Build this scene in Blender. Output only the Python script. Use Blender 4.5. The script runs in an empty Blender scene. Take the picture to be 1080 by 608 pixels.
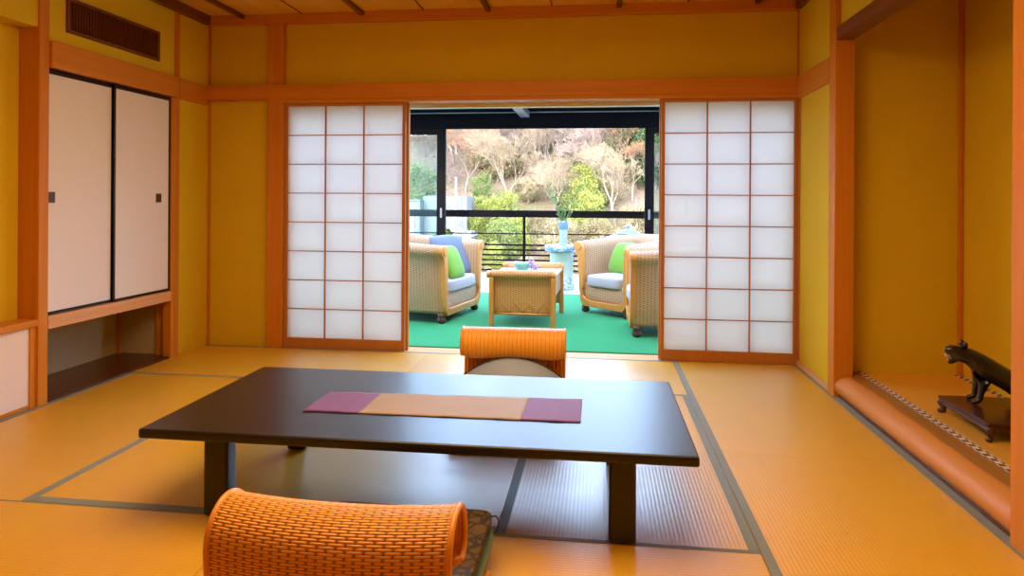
import bpy, bmesh, math, random
from mathutils import Vector, Matrix, noise
PI = math.pi
scn = bpy.context.scene
COL = scn.collection
sin, cos = math.sin, math.cos

# ------------------------------------------------------------------ materials
class NT:
    def __init__(s, name):
        m = bpy.data.materials.new(name); m.use_nodes = True
        s.m = m; s.t = m.node_tree; s.t.nodes.clear()
        s.out = s.n('ShaderNodeOutputMaterial')
    def n(s, kind, **kw):
        nd = s.t.nodes.new(kind)
        for k, v in kw.items(): setattr(nd, k, v)
        return nd
    def put(s, sock, v):
        if isinstance(v, bpy.types.NodeSocket): s.t.links.new(v, sock)
        elif v is not None:
            if isinstance(v, (tuple, list)) and len(v) == 3 and sock.type == 'RGBA': v = (*v, 1)
            sock.default_value = v
    def math(s, op, a, b=None, c=None, clamp=False):
        nd = s.n('ShaderNodeMath', operation=op, use_clamp=clamp)
        s.put(nd.inputs[0], a)
        if b is not None: s.put(nd.inputs[1], b)
        if c is not None: s.put(nd.inputs[2], c)
        return nd.outputs[0]
    def mix(s, f, a, b):
        nd = s.n('ShaderNodeMix', data_type='RGBA')
        s.put(nd.inputs[0], f); s.put(nd.inputs[6], a); s.put(nd.inputs[7], b)
        return nd.outputs[2]
    def coord(s, kind='Object'): return s.n('ShaderNodeTexCoord').outputs[kind]
    def mapping(s, vec, scale):
        nd = s.n('ShaderNodeMapping'); s.put(nd.inputs[0], vec); nd.inputs['Scale'].default_value = scale
        return nd.outputs[0]
    def noise(s, vec, scale=5, detail=3, rough=.55, out='Fac'):
        nd = s.n('ShaderNodeTexNoise'); s.put(nd.inputs['Vector'], vec)
        nd.inputs['Scale'].default_value = scale; nd.inputs['Detail'].default_value = detail; nd.inputs['Roughness'].default_value = rough
        return nd.outputs[out]
    def bump(s, h, strength=.3, dist=.002):
        nd = s.n('ShaderNodeBump'); nd.inputs['Strength'].default_value = strength; nd.inputs['Distance'].default_value = dist
        s.put(nd.inputs['Height'], h); return nd.outputs[0]
    def bsdf(s, color, rough=.6, spec=.5, normal=None, **kw):
        nd = s.n('ShaderNodeBsdfPrincipled')
        s.put(nd.inputs['Base Color'], color); s.put(nd.inputs['Roughness'], rough); s.put(nd.inputs['Specular IOR Level'], spec)
        if normal is not None: s.put(nd.inputs['Normal'], normal)
        for k, v in kw.items(): s.put(nd.inputs[k.replace('_', ' ')], v)
        return nd.outputs[0]
    def done(s, sh):
        s.t.links.new(sh, s.out.inputs[0]); return s.m

def rgb(r, g, b):
    f = lambda c: (c/255/12.92) if c/255 <= .04045 else ((c/255+.055)/1.055)**2.4
    return (f(r), f(g), f(b))

def mat_plain(name, col, rough=.6, spec=.4, var=.06, scale=14, bump=.05, **kw):
    t = NT(name); v = t.coord()
    nz = t.noise(v, scale, 3)
    c = t.mix(nz, tuple(x*(1-var) for x in col), tuple(min(1, x*(1+var)) for x in col))
    nb = t.noise(v, scale*8, 2)
    return t.done(t.bsdf(c, rough, spec, t.bump(nb, bump, .002), **kw))

def mat_plaster(name, col, var=.1):
    t = NT(name); v = t.coord()
    a = t.noise(v, 2.2, 4, .6); b = t.noise(v, 90, 3, .7)
    f = t.math('ADD', t.math('MULTIPLY', a, .7), t.math('MULTIPLY', b, .3))
    c = t.mix(f, tuple(x*(1-var) for x in col), tuple(x*(1+var) for x in col))
    return t.done(t.bsdf(c, .85, .2, t.bump(b, .25, .0015)))

def mat_wood(name, c1, c2, axis='X', rough=.5, spec=.22, fine=26, coat=0):
    t = NT(name); v = t.coord()
    sc = {'X': (.9, fine, fine), 'Y': (fine, .9, fine), 'Z': (fine, fine, .9)}[axis]
    sc2 = {'X': (.3, 6, 6), 'Y': (6, .3, 6), 'Z': (6, 6, .3)}[axis]
    a = t.noise(t.mapping(v, sc), 1.6, 4, .6); b = t.noise(t.mapping(v, sc2), 1.2, 3, .5)
    f = t.math('ADD', t.math('MULTIPLY', a, .6), t.math('MULTIPLY', b, .4))
    f = t.math('MULTIPLY_ADD', t.math('SUBTRACT', f, .5), 2.2, .5, clamp=True)
    c = t.mix(f, c1, c2)
    return t.done(t.bsdf(c, rough, spec, t.bump(a, .12, .001), Coat_Weight=coat))

def mat_tatami(name, c1, c2, ridge=.0145):
    t = NT(name); v = t.coord()
    s = t.n('ShaderNodeSeparateXYZ'); t.put(s.inputs[0], v)
    w = t.math('SINE', t.math('MULTIPLY', s.outputs['Y'], 2*PI/ridge))
    wv = t.math('MULTIPLY_ADD', w, .5, .5)
    streak = t.noise(t.mapping(v, (260, 7, 1)), 1, 2, .5)
    blotch = t.noise(v, 1.6, 3, .5)
    f = t.math('ADD', t.math('MULTIPLY', streak, .55), t.math('MULTIPLY', blotch, .45))
    f = t.math('ADD', t.math('MULTIPLY', f, .75), t.math('MULTIPLY', wv, .25), clamp=True)
    c = t.mix(f, c1, c2)
    h = t.math('ADD', t.math('POWER', wv, .6), t.math('MULTIPLY', streak, .25))
    return t.done(t.bsdf(c, TAT_ROUGH, TAT_SPEC, t.bump(h, .55, .0011), Coat_Weight=TAT_COAT, Coat_Roughness=.32, Coat_IOR=1.7))


def mat_wicker(name, light, dark, a=.022, b=.0058, gap=(.16, .04, .004), rough=.4, spec=.45, bump=.8):
    """basket weave on UV metres: strands run along u, stakes every a metres"""
    t = NT(name); v = t.coord('UV')
    s = t.n('ShaderNodeSeparateXYZ'); t.put(s.inputs[0], v)
    u, w = s.outputs['X'], s.outputs['Y']
    row = t.math('FLOOR', t.math('DIVIDE', w, b))
    par = t.math('MULTIPLY_ADD', t.math('FLOORED_MODULO', row, 2.0), 2.0, -1.0)
    prof = t.math('ABSOLUTE', t.math('SINE', t.math('MULTIPLY', w, PI/b)))
    ov = t.math('MULTIPLY', t.math('SINE', t.math('MULTIPLY', u, PI/a)), par)
    up = t.math('MULTIPLY_ADD', ov, .5, .5)
    h = t.math('MULTIPLY', t.math('POWER', prof, .6), t.math('MULTIPLY_ADD', t.math('POWER', up, .7), .88, .12))
    nz = t.noise(t.mapping(v, (8, 120, 1)), 1.5, 3, .6)
    col = t.mix(nz, dark, light)
    g = t.math('MULTIPLY_ADD', h, -4.5, 1.35, clamp=True)
    col = t.mix(g, col, gap)
    return t.done(t.bsdf(col, rough, spec, t.bump(h, bump, .004)))

def mat_fabric(name, col, col2=None, scale=260, rough=.85, spec=.15, sheen=.2):
    t = NT(name); v = t.coord()
    nz = t.noise(v, 9, 3); fn = t.noise(v, scale, 2, .6)
    c = t.mix(nz, col, col2 or tuple(x*.88 for x in col))
    return t.done(t.bsdf(c, rough, spec, t.bump(fn, .25, .001), Sheen_Weight=sheen))

def mat_brocade(name, c1, c2, scale=16):
    t = NT(name); v = t.coord()
    vo = t.n('ShaderNodeTexVoronoi', feature='DISTANCE_TO_EDGE'); t.put(vo.inputs['Vector'], v); vo.inputs['Scale'].default_value = scale
    f = t.math('GREATER_THAN', vo.outputs['Distance'], .09)
    nz = t.noise(v, 70, 3)
    c = t.mix(f, c1, t.mix(nz, c2, c1))
    return t.done(t.bsdf(c, .55, .5, t.bump(vo.outputs['Distance'], .2, .002)))

def mat_glass(name, tint, gloss=.08, rough=.0):
    t = NT(name)
    tr = t.n('ShaderNodeBsdfTransparent'); t.put(tr.inputs[0], tint)
    gl = t.n('ShaderNodeBsdfGlossy'); gl.inputs['Roughness'].default_value = rough
    mx = t.n('ShaderNodeMixShader'); mx.inputs[0].default_value = gloss
    t.t.links.new(tr.outputs[0], mx.inputs[1]); t.t.links.new(gl.outputs[0], mx.inputs[2])
    return t.done(mx.outputs[0])

def mat_paper(name, col, trans):
    t = NT(name); v = t.coord()
    fib = t.noise(v, 60, 4, .6)
    c = t.mix(fib, tuple(x*.97 for x in col), col)
    d = t.n('ShaderNodeBsdfDiffuse'); t.put(d.inputs[0], c)
    r = t.n('ShaderNodeBsdfTranslucent'); t.put(r.inputs[0], c)
    mx = t.n('ShaderNodeMixShader'); mx.inputs[0].default_value = trans
    t.t.links.new(d.outputs[0], mx.inputs[1]); t.t.links.new(r.outputs[0], mx.inputs[2])
    return t.done(mx.outputs[0])

def mat_leaf(name, c1, c2, scale=.9):
    t = NT(name); v = t.coord()
    nz = t.noise(v, scale, 3); n2 = t.noise(v, 9, 2)
    f = t.math('MULTIPLY_ADD', t.math('SUBTRACT', t.math('ADD', t.math('MULTIPLY', nz, .6), t.math('MULTIPLY', n2, .4)), .5), 3, .5, clamp=True)
    c = t.mix(f, c1, c2)
    return t.done(t.bsdf(c, .7, .25))

def mat_porcelain(name, base, blue, scale=22, amount=.62):
    t = NT(name); v = t.coord()
    vo = t.n('ShaderNodeTexVoronoi', feature='SMOOTH_F1'); t.put(vo.inputs['Vector'], v); vo.inputs['Scale'].default_value = scale
    nz = t.noise(v, scale*1.4, 3, .6)
    f = t.math('MULTIPLY', t.math('GREATER_THAN', t.math('ADD', nz, t.math('MULTIPLY', vo.outputs['Distance'], .3)), amount), .85)
    return t.done(t.bsdf(t.mix(f, base, blue), .16, .5))

TAT_ROUGH, TAT_SPEC, TAT_COAT = .40, .95, .42
def mat_ribbed(name):
    t = NT(name); v = t.coord('UV'); s = t.n('ShaderNodeSeparateXYZ'); t.put(s.inputs[0], v)
    r = t.math('ABSOLUTE', t.math('SINE', t.math('MULTIPLY', s.outputs['X'], PI/.021)))
    f = t.math('ABSOLUTE', t.math('SINE', t.math('MULTIPLY', s.outputs['X'], PI/.0052)))
    h = t.math('ADD', t.math('MULTIPLY', t.math('POWER', r, .5), .7), t.math('MULTIPLY', f, .3))
    nz = t.noise(t.mapping(v, (120, 8, 1)), 1.5, 3, .6)
    c = t.mix(nz, (.72, .28, .02), (.95, .46, .05))
    c = t.mix(t.math('LESS_THAN', r, .16), c, (.5, .17, .015))
    return t.done(t.bsdf(c, .4, .45, t.bump(h, .6, .004)))
M = {}
M['plaster'] = mat_plaster('ochre_plaster', (.66, .465, .016))
M['plaster_light'] = mat_plaster('grey_plaster', (.46, .37, .2))
M['white_wall'] = mat_plaster('white_plaster', (.75, .76, .76), .03)
for ax in 'XYZ':
    M['wood'+ax] = mat_wood('cedar_'+ax, (.50, .165, .010), (.64, .245, .022), ax)
    M['pale'+ax] = mat_wood('pale_cedar_'+ax, (.60, .30, .13), (.72, .40, .19), ax)
    M['dark'+ax] = mat_wood('dark_board_'+ax, (.07, .017, .006), (.125, .035, .012), ax, .25, .5)
    M['batten'+ax] = mat_wood('ceiling_batten_'+ax, (.13, .04, .012), (.2, .07, .02), ax)
M['shoji_wood'] = mat_wood('shoji_wood', (.40, .15, .035), (.50, .21, .055), 'Z')
M['ceil'] = mat_wood('ceiling_board', (.60, .32, .045), (.74, .42, .07), 'Y', .5, .3, 14)
M['plank'] = mat_wood('brown_plank', (.26, .11, .02), (.42, .20, .04), 'Y', .5, .35)
M['log'] = mat_wood('polished_log', (.50, .19, .03), (.62, .26, .05), 'Y', .55, .25, 7)
M['shoji_paper'] = mat_paper('shoji_paper', (.955, .945, .925), .74)
M['fusuma'] = mat_plain('fusuma_paper', (.80, .77, .77), .8, .2, .02, 40, .04)
M['pink_panel'] = mat_plain('small_door_paper', (.80, .72, .66), .8, .2, .02, 40, .04)
M['lacquer'] = mat_plain('black_lacquer_frame', (.006, .005, .005), .3, .5, .1)
M['table'] = mat_plain('black_lacquer_table', (.008, .006, .005), .36, .4, .1, 3, .01, Coat_Weight=.4, Coat_Roughness=.30, Coat_IOR=1.42)
M['tatami'] = mat_tatami('tatami_straw', (.62, .325, .010), (.78, .435, .022))
M['heri'] = mat_fabric('tatami_border_cloth', (.20, .225, .17), (.16, .185, .14), 400, .6, .4)
M['mat_side'] = mat_plain('tatami_core', (.25, .15, .05), .9)
M['toko_mat'] = mat_tatami('alcove_straw', (.66, .32, .03), (.80, .42, .05))
M['carpet'] = mat_fabric('green_carpet', (.012, .24, .085), (.01, .21, .075), 160, .95, .1, .1)
M['porch_tile'] = mat_plain('pale_porch_tile', (.50, .58, .60), .35, .5, .03)
M['porch_dark'] = mat_plain('shade_painted_porch_ceiling', (.006, .006, .008), .9, .0)  # near-black colour carries the shade of the ceiling against bright daylight
M['metal_black'] = mat_plain('black_aluminium', (.008, .006, .006), .7, .03)
M['metal_grey'] = mat_plain('grey_metal', (.16, .165, .17), .35, .5)
M['glass'] = mat_glass('window_glass', (.74, .83, .83), .05)
M['added_skylight_glass'] = mat_glass('added_roof_glass', (.95, .97, .98), .03)
M['wicker_orange'] = mat_wicker('orange_wicker', (.95, .43, .04), (.74, .28, .018), .020, .0062)
M['wicker_band'] = mat_ribbed('orange_cane_ribs')
M['cane'] = mat_wood('orange_cane', (.66, .25, .03), (.86, .38, .06), 'Z', .3, .5)
M['wicker_pale'] = mat_wicker('pale_wicker', (.54, .35, .20), (.40, .23, .11), .030, .010, (.18, .10, .05))
M['wicker_table'] = mat_wicker('table_wicker', (.62, .33, .11), (.46, .22, .06), .024, .008, (.16, .08, .03))
M['bamboo'] = mat_wood('honey_cane', (.44, .18, .034), (.56, .26, .06), 'Z', .3, .5)
M['bun'] = mat_plain('dark_bun_foot', (.07, .03, .015), .3, .5)
M['cush_white'] = mat_fabric('pale_seat_cloth', (.36, .36, .41))
M['cush_blue'] = mat_fabric('blue_grey_cloth', (.12, .15, .215))
M['cush_green'] = mat_fabric('green_cloth', (.13, .30, .03))
M['cush_grey'] = mat_fabric('grey_cloth', (.36, .36, .42))
M['brocade'] = mat_brocade('brown_brocade', (.02, .011, .007), (.15, .08, .02), 26)
M['brocade_glare'] = mat_fabric('glare_blue_silk', (.27, .35, .52), (.20, .26, .41), 200, .5, .5, .4)  # bluish daylight glare from the porch is put into this cloth colour
M['green_pad'] = mat_fabric('green_pad_cloth', (.045, .145, .085), (.035, .12, .07), 300, .6, .4)
M['cord'] = mat_fabric('black_cord', (.012, .01, .01))
M['purple'] = mat_fabric('purple_silk', (.165, .045, .19), (.135, .035, .155), 300, .6, .25, .2)
M['gold'] = mat_fabric('gold_silk', (.33, .235, .125), (.26, .18, .09), 300, .6, .25, .2)
M['panther'] = mat_plain('black_bronze', (.014, .012, .012), .22, .6, .1, 30, .05)
M['rosewood'] = mat_wood('rosewood', (.045, .012, .007), (.085, .024, .012), 'Y', .25, .5)
M['porcelain'] = mat_plain('celadon_white', (.36, .41, .40), .15, .5, .02)
M['celadon'] = mat_plain('celadon_green', (.30, .35, .27), .18, .5, .04)
M['blue_white'] = mat_porcelain('blue_and_white', (.40, .43, .44), (.07, .17, .32))
M['blue_glaze'] = mat_plain('grey_blue_glaze', (.13, .21, .27), .2, .5, .1)
M['pale_blue'] = mat_plain('pale_blue_glaze', (.22, .28, .36), .2, .5, .05)
M['turquoise'] = mat_plain('turquoise_glaze', (.14, .38, .28), .2, .5, .08)
M['clear'] = mat_glass('clear_dish', (.86, .90, .9), .12, .05)
M['lilac'] = mat_plain('lilac_petals', (.42, .30, .62), .7, .2)
M['doily'] = mat_fabric('white_cloth', (.58, .58, .60))
M['stem'] = mat_leaf('branch_green', (.06, .12, .03), (.16, .22, .06), 20)
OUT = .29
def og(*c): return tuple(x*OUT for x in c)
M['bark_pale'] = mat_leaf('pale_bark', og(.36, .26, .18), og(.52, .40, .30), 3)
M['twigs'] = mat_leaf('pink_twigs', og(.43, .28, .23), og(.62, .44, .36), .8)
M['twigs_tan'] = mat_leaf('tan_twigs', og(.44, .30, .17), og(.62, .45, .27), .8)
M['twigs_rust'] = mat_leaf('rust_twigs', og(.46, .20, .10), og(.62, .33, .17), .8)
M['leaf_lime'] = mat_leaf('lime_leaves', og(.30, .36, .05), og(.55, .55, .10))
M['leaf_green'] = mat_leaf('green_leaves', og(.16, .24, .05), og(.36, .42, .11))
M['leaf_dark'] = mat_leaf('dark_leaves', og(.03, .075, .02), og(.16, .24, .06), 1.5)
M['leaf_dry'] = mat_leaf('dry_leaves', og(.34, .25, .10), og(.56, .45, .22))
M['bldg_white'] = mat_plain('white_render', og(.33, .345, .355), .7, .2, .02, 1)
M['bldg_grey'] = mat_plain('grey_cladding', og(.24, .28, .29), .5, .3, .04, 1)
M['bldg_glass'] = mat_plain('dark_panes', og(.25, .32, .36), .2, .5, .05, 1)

def mat_hill():
    t = NT('hillside_litter'); v = t.coord()
    a = t.noise(v, .25, 4, .6); b = t.noise(v, 1.6, 4, .7); c3 = t.noise(v, .12, 3)
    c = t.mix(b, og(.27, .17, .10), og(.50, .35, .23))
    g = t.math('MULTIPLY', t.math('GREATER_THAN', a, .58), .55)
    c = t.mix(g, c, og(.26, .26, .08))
    return t.done(t.bsdf(c, .95, .1, t.bump(b, .6, .3)))
M['hill'] = mat_hill()
def mat_rope_border():
    t = NT('alcove_border_cloth'); v = t.coord()
    ck = t.n('ShaderNodeTexChecker'); t.put(ck.inputs['Vector'], t.mapping(v, (38, 38, 38)))
    ck.inputs['Scale'].default_value = 1
    t.put(ck.inputs['Color1'], (.68, .60, .50)); t.put(ck.inputs['Color2'], (.13, .06, .03))
    return t.done(t.bsdf(ck.outputs['Color'], .7, .3))
M['alcove_heri'] = mat_rope_border()

# ------------------------------------------------------------------ geometry helpers
def add_box(bm, x0, x1, y0, y1, z0, z1):
    vs = [bm.verts.new(p) for p in ((x0,y0,z0),(x1,y0,z0),(x1,y1,z0),(x0,y1,z0),(x0,y0,z1),(x1,y0,z1),(x1,y1,z1),(x0,y1,z1))]
    for f in ((3,2,1,0),(4,5,6,7),(0,1,5,4),(1,2,6,5),(2,3,7,6),(3,0,4,7)): bm.faces.new([vs[i] for i in f])
def add_tube(bm, pts, rads, n=8, cap=True):
    pts = [Vector(p) for p in pts]
    if not hasattr(rads, '__len__'): rads = [rads]*len(pts)
    rings = []; ref = None
    for i, p in enumerate(pts):
        d = (pts[min(i+1, len(pts)-1)]-pts[max(i-1, 0)]).normalized()
        if ref is None: ref = Vector((0,0,1)) if abs(d.z) < .9 else Vector((1,0,0))
        a = d.cross(ref).normalized(); b = d.cross(a).normalized(); ref = -b if (-b).dot(ref) > 0 else b
        a = d.cross(ref).normalized(); b = a.cross(d).normalized()
        rings.append([bm.verts.new(p + (a*cos(2*PI*k/n)+b*sin(2*PI*k/n))*rads[i]) for k in range(n)])
    for r0, r1 in zip(rings, rings[1:]):
        for k in range(n): bm.faces.new((r0[k], r0[(k+1)%n], r1[(k+1)%n], r1[k]))
    if cap: bm.faces.new(rings[0][::-1]); bm.faces.new(rings[-1])
def add_lathe(bm, prof, n=24, c=(0,0,0), sx=1, sy=1):
    rings = []
    for r, z in prof:
        if r < 1e-5: rings.append([bm.verts.new((c[0], c[1], c[2]+z))])
        else: rings.append([bm.verts.new((c[0]+r*sx*cos(2*PI*k/n), c[1]+r*sy*sin(2*PI*k/n), c[2]+z)) for k in range(n)])
    for r0, r1 in zip(rings, rings[1:]):
        for k in range(n):
            a, b = r0[k % len(r0)], r0[(k+1) % len(r0)]; d, e = r1[k % len(r1)], r1[(k+1) % len(r1)]
            q = [a, b, e, d]; q2 = []
            for v in q:
                if v not in q2: q2.append(v)
            if len(q2) > 2: bm.faces.new(q2)
def add_prism(bm, poly, axis, a0, a1):
    """poly of 2-D points extruded along axis; coordinates in the order of the other two axes"""
    def P(p, t): return {'X': (t, p[0], p[1]), 'Y': (p[0], t, p[1]), 'Z': (p[0], p[1], t)}[axis]
    A = [bm.verts.new(P(p, a0)) for p in poly]; B = [bm.verts.new(P(p, a1)) for p in poly]
    n = len(poly)
    for i in range(n): bm.faces.new((A[i], A[(i+1)%n], B[(i+1)%n], B[i]))
    bm.faces.new(A[::-1]); bm.faces.new(B)
def add_grid(bm, fn, us, vs, uvfn=None, closed_v=False):
    uvl = bm.loops.layers.uv.verify()
    g = [[bm.verts.new(fn(u, v)) for v in vs] for u in us]
    for i in range(len(us)-1):
        for j in range(len(vs)-1):
            f = bm.faces.new((g[i][j], g[i+1][j], g[i+1][j+1], g[i][j+1]))
            if uvfn:
                for l, (a, b) in zip(f.loops, ((us[i],vs[j]),(us[i+1],vs[j]),(us[i+1],vs[j+1]),(us[i],vs[j+1]))): l[uvl].uv = uvfn(a, b)
    return g
def lin(a, b, n): return [a+(b-a)*i/(n-1) for i in range(n)]
def add_ball(bm, c, r, sx=1, sy=1, sz=1, seg=16):
    prof = [(r*sin(PI*k/(seg//2)), -r*cos(PI*k/(seg//2))*sz) for k in range(seg//2+1)]
    prof[0] = (0, prof[0][1]); prof[-1] = (0, prof[-1][1])
    add_lathe(bm, prof, seg, c, sx, sy)

SOL = None
def obj(name, bm, mat, parent=None, bevel=0, smooth=False, seg=2, recalc=True):
    global SOL
    sol, SOL = SOL, None
    if recalc and sol is None: bmesh.ops.recalc_face_normals(bm, faces=bm.faces)
    me = bpy.data.meshes.new(name); bm.to_mesh(me); bm.free()
    me.materials.append(M[mat] if isinstance(mat, str) else mat)
    o = bpy.data.objects.new(name, me); COL.objects.link(o)
    if smooth:
        for p in me.polygons: p.use_smooth = True
    if parent: o.parent = parent
    if sol:
        m = o.modifiers.new('thickness', 'SOLIDIFY'); m.thickness = abs(sol); m.offset = 0
    if bevel:
        b = o.modifiers.new('bevel', 'BEVEL'); b.width = bevel; b.segments = seg; b.limit_method = 'ANGLE'; b.angle_limit = .6
        for p in me.polygons: p.use_smooth = True
        o.modifiers.new('wn', 'WEIGHTED_NORMAL').keep_sharp = True
    return o
def box(name, mat, x0, x1, y0, y1, z0, z1, parent=None, bevel=.002):
    bm = bmesh.new(); add_box(bm, x0, x1, y0, y1, z0, z1)
    return obj(name, bm, mat, parent, bevel)
def tag(o, label, cat, group=None, kind=None):
    o['label'] = label; o['category'] = cat
    if group: o['group'] = group
    if kind: o['kind'] = kind
    return o
def thing(name, label, cat, loc=(0,0,0), rz=0, group=None, kind=None):
    o = bpy.data.objects.new(name, None); COL.objects.link(o)
    o.empty_display_size = .1
    o.location = loc; o.rotation_euler = (0, 0, rz)
    return tag(o, label, cat, group, kind)
def S(o, label, cat): return tag(o, label, cat, None, 'structure')
def copy_tree(o, parent=None):
    c = o.copy(); COL.objects.link(c)
    if parent: c.parent = parent
    for ch in list(o.children): copy_tree(ch, c)
    return c
def copy_thing(root, loc, rz, label, group=None, scale=None):
    kids = {}
    c = root.copy(); COL.objects.link(c); c.location = loc; c.rotation_euler = (0, 0, rz)
    c['label'] = label
    if group: c['group'] = group
    if scale: c.scale = scale
    for ch in list(root.children): copy_tree(ch, c)
    return c
def pillow(bm, w, h, t, n=14, puff=.55):
    """soft square cushion lying in XY, centred"""
    def top(sgn):
        def f(u, v):
            e = (1-abs(u)**3)*(1-abs(v)**3)
            pin = 1 - .05*(abs(u)**2*abs(v)**2)*2
            return (u*w/2*pin*(1-.03*(1-v*v)*0), v*h/2*pin, sgn*(t/2)*max(e, 0)**puff)
        return f
    add_grid(bm, top(1), lin(-1,1,n), lin(-1,1,n)); add_grid(bm, top(-1), lin(-1,1,n), lin(-1,1,n))
    bmesh.ops.remove_doubles(bm, verts=bm.verts, dist=1e-5)
def round_slab(bm, x0, x1, y0, y1, z0, z1, r=.03, crown=0, n=10, p=.35):
    """rounded cushion block with a crowned top"""
    def sg(a): return abs(a)**p*(1 if a >= 0 else -1)
    cx, cy, hx, hy = (x0+x1)/2, (y0+y1)/2, (x1-x0)/2, (y1-y0)/2
    zc, hz = (z0+z1)/2, (z1-z0)/2
    rows = []
    for i in range(13):
        ph = -PI/2 + PI*i/12; cr = max(cos(ph), 0)**.45; z = zc + hz*sg(sin(ph)) 
        rows.append([(cx + (hx-r+r*cr)*sg(cos(2*PI*k/40)), cy + (hy-r+r*cr)*sg(sin(2*PI*k/40)), z) for k in range(40)])
    V = [[bm.verts.new(p) for p in row] for row in rows]
    for a, b in zip(V, V[1:]):
        for k in range(40): bm.faces.new((a[k], a[(k+1)%40], b[(k+1)%40], b[k]))
    bm.faces.new(V[0][::-1])
    # crowned top: fill towards the centre in rings
    prev = V[-1]; base = rows[-1]
    for q in range(1, 7):
        s = 1-q/7
        ring = [bm.verts.new((cx+(p[0]-cx)*s, cy+(p[1]-cy)*s, z1+crown*(1-s*s))) for p in base]
        for k in range(40): bm.faces.new((prev[k], prev[(k+1)%40], ring[(k+1)%40], ring[k]))
        prev = ring
    bm.faces.new(prev)

# ------------------------------------------------------------------ camera
H = 1.12
yaw, roll, F = .1258, -.0060, 720.21
fw = Vector((-sin(yaw), cos(yaw), 0)); rx = Vector((cos(yaw), sin(yaw), 0)); up = Vector((0,0,1))
R = rx*cos(roll) - up*sin(roll); U = rx*sin(roll) + up*cos(roll)
cam = bpy.data.cameras.new('camera'); camo = bpy.data.objects.new('camera', cam); COL.objects.link(camo)
mw = Matrix((( R.x, U.x, -fw.x, 0), (R.y, U.y, -fw.y, 0), (R.z, U.z, -fw.z, H), (0,0,0,1)))
camo.matrix_world = mw
cam.sensor_fit = 'HORIZONTAL'; cam.sensor_width = 36; cam.lens = F/1080*36
cam.shift_y = -(304-211.24)/1080
cam.clip_start = .05; cam.clip_end = 400
scn.camera = camo

# ------------------------------------------------------------------ room shell
D, XL, XR = 4.9, -2.971, 1.365
CEIL = 2.505
YF = -1.7          # wall behind the photographer
fl = box('floor', 'tatami', XL-.6, 2.3, YF-.1, 5.0, -.12, -.03, None, 0); S(fl, 'timber base floor under the straw mats', 'floor')
ce = box('ceiling', 'ceil', XL-.6, 2.3, YF-.1, 5.0, CEIL, CEIL+.06, None, 0); S(ce, 'boarded wooden ceiling with dark battens running into the room', 'ceiling')
for x in (-2.667, -1.734, -.793, .137, 1.074): box('batten', 'battenY', x-.017, x+.017, YF, 4.86, CEIL-.03, CEIL, ce, .003)
for x in (-2.2, -1.27, -.336, .61): box('joint_strip', 'battenY', x-.005, x+.005, YF, 4.86, CEIL-.005, CEIL, ce, 0)
S(box('roof', 'white_wall', XL-.7, 2.4, YF-.2, 4.98, CEIL+.07, 6.2, None, 0), 'unseen block added over the room to keep sun off the porch', 'roof')  # unseen sun blocker, added so no direct sun enters the porch
tn = [0]
def trim(mat, x0, x1, y0, y1, z0, z1, label, cat='trim', bevel=.003):
    tn[0] += 1
    return S(box('trim_%d' % tn[0], mat, x0, x1, y0, y1, z0, z1, None, bevel), label, cat)
# wall over and beside the sliding screens
wb = bpy.data.objects.new('wall_back', None); COL.objects.link(wb); S(wb, 'ochre plaster wall around the paper screens, facing the camera', 'wall')
box('upper_wall', 'plaster', XL-.6, 2.3, 4.915, 5.0, 1.90, CEIL, wb, 0)
box('side_wall', 'plaster', XL-.6, -2.40, 4.915, 5.0, -.03, 1.90, wb, 0)
box('side_wall', 'plaster', 1.37, 2.3, 4.915, 5.0, -.03, 1.90, wb, 0)
trim('woodZ', -2.473, -2.352, 4.865, 4.97, -.02, CEIL, 'square wooden pillar beside the shorter stack of paper screens', 'pillar')
trim('woodX', XL, XR, 4.845, 4.92, 1.866, 1.974, 'long wooden lintel rail above the paper screens', 'rail')
trim('woodX', -2.352, XR, 4.85, 5.03, 1.838, 1.866, 'grooved head track right over the paper screens', 'head track')
trim('woodX', XL, XR, 4.85, 4.92, 2.437, CEIL, 'wooden cornice between ochre wall and ceiling over the screens', 'cornice')
trim('shoji_wood', 1.357, 1.385, 4.86, 4.98, -.02, 1.84, 'thin dark jamb beside the taller stack of paper screens', 'jamb')
trim('paleX', -2.352, XR, 4.885, 5.06, -.06, -.002, 'pale wooden floor track under the paper screens', 'sill')
trim('white_wall', -2.4, 1.4, 5.03, 5.10, 1.812, 1.95, 'white painted lintel edge on the porch side of the opening', 'trim')
# left wall
wl = bpy.data.objects.new('wall_left', None); COL.objects.link(wl); S(wl, 'ochre plaster wall with closet, vent and recess', 'wall')
X = XL
box('upper_wall', 'plaster', X-.04, X, 3.36, 4.92, 1.9, CEIL, wl, 0)
box('corner_panel', 'plaster', X-.04, X, 4.525, 4.92, -.03, 1.9, wl, 0)
box('recess_upper_wall', 'plaster', X-.04, X, 1.55, 3.30, 2.03, CEIL, wl, 0)
box('recess_back_wall', 'plaster', X-.16, X-.115, 1.5, 3.30, -.03, 2.1, wl, 0)
box('recess_soffit', 'plaster', X-.16, X-.039, 1.5, 3.30, 2.031, 2.06, wl, 0)
box('recess_end', 'plaster', X-.16, X-.039, 1.5, 1.55, -.03, 2.03, wl, 0)
box('side_wall', 'plaster', X-.04, X, YF, 1.55, -.03, CEIL, wl, 0)
box('outer_wall', 'plaster', X-.62, X-.58, YF, 5.0, -.1, CEIL, wl, 0)
trim('woodZ', X-.01, X+.012, 3.296, 3.361, -.02, CEIL, 'square wooden post between the shelf recess and the closet', 'post')
trim('woodZ', X-.115, X-.01, 3.298, 3.33, -.02, 2.04, 'broad wooden board lining the inner side of the shelf recess', 'jamb')
trim('woodZ', X-.04, X+.012, 4.475, 4.525, -.02, CEIL, 'slim wooden post on the corner side of the closet', 'post')
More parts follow.
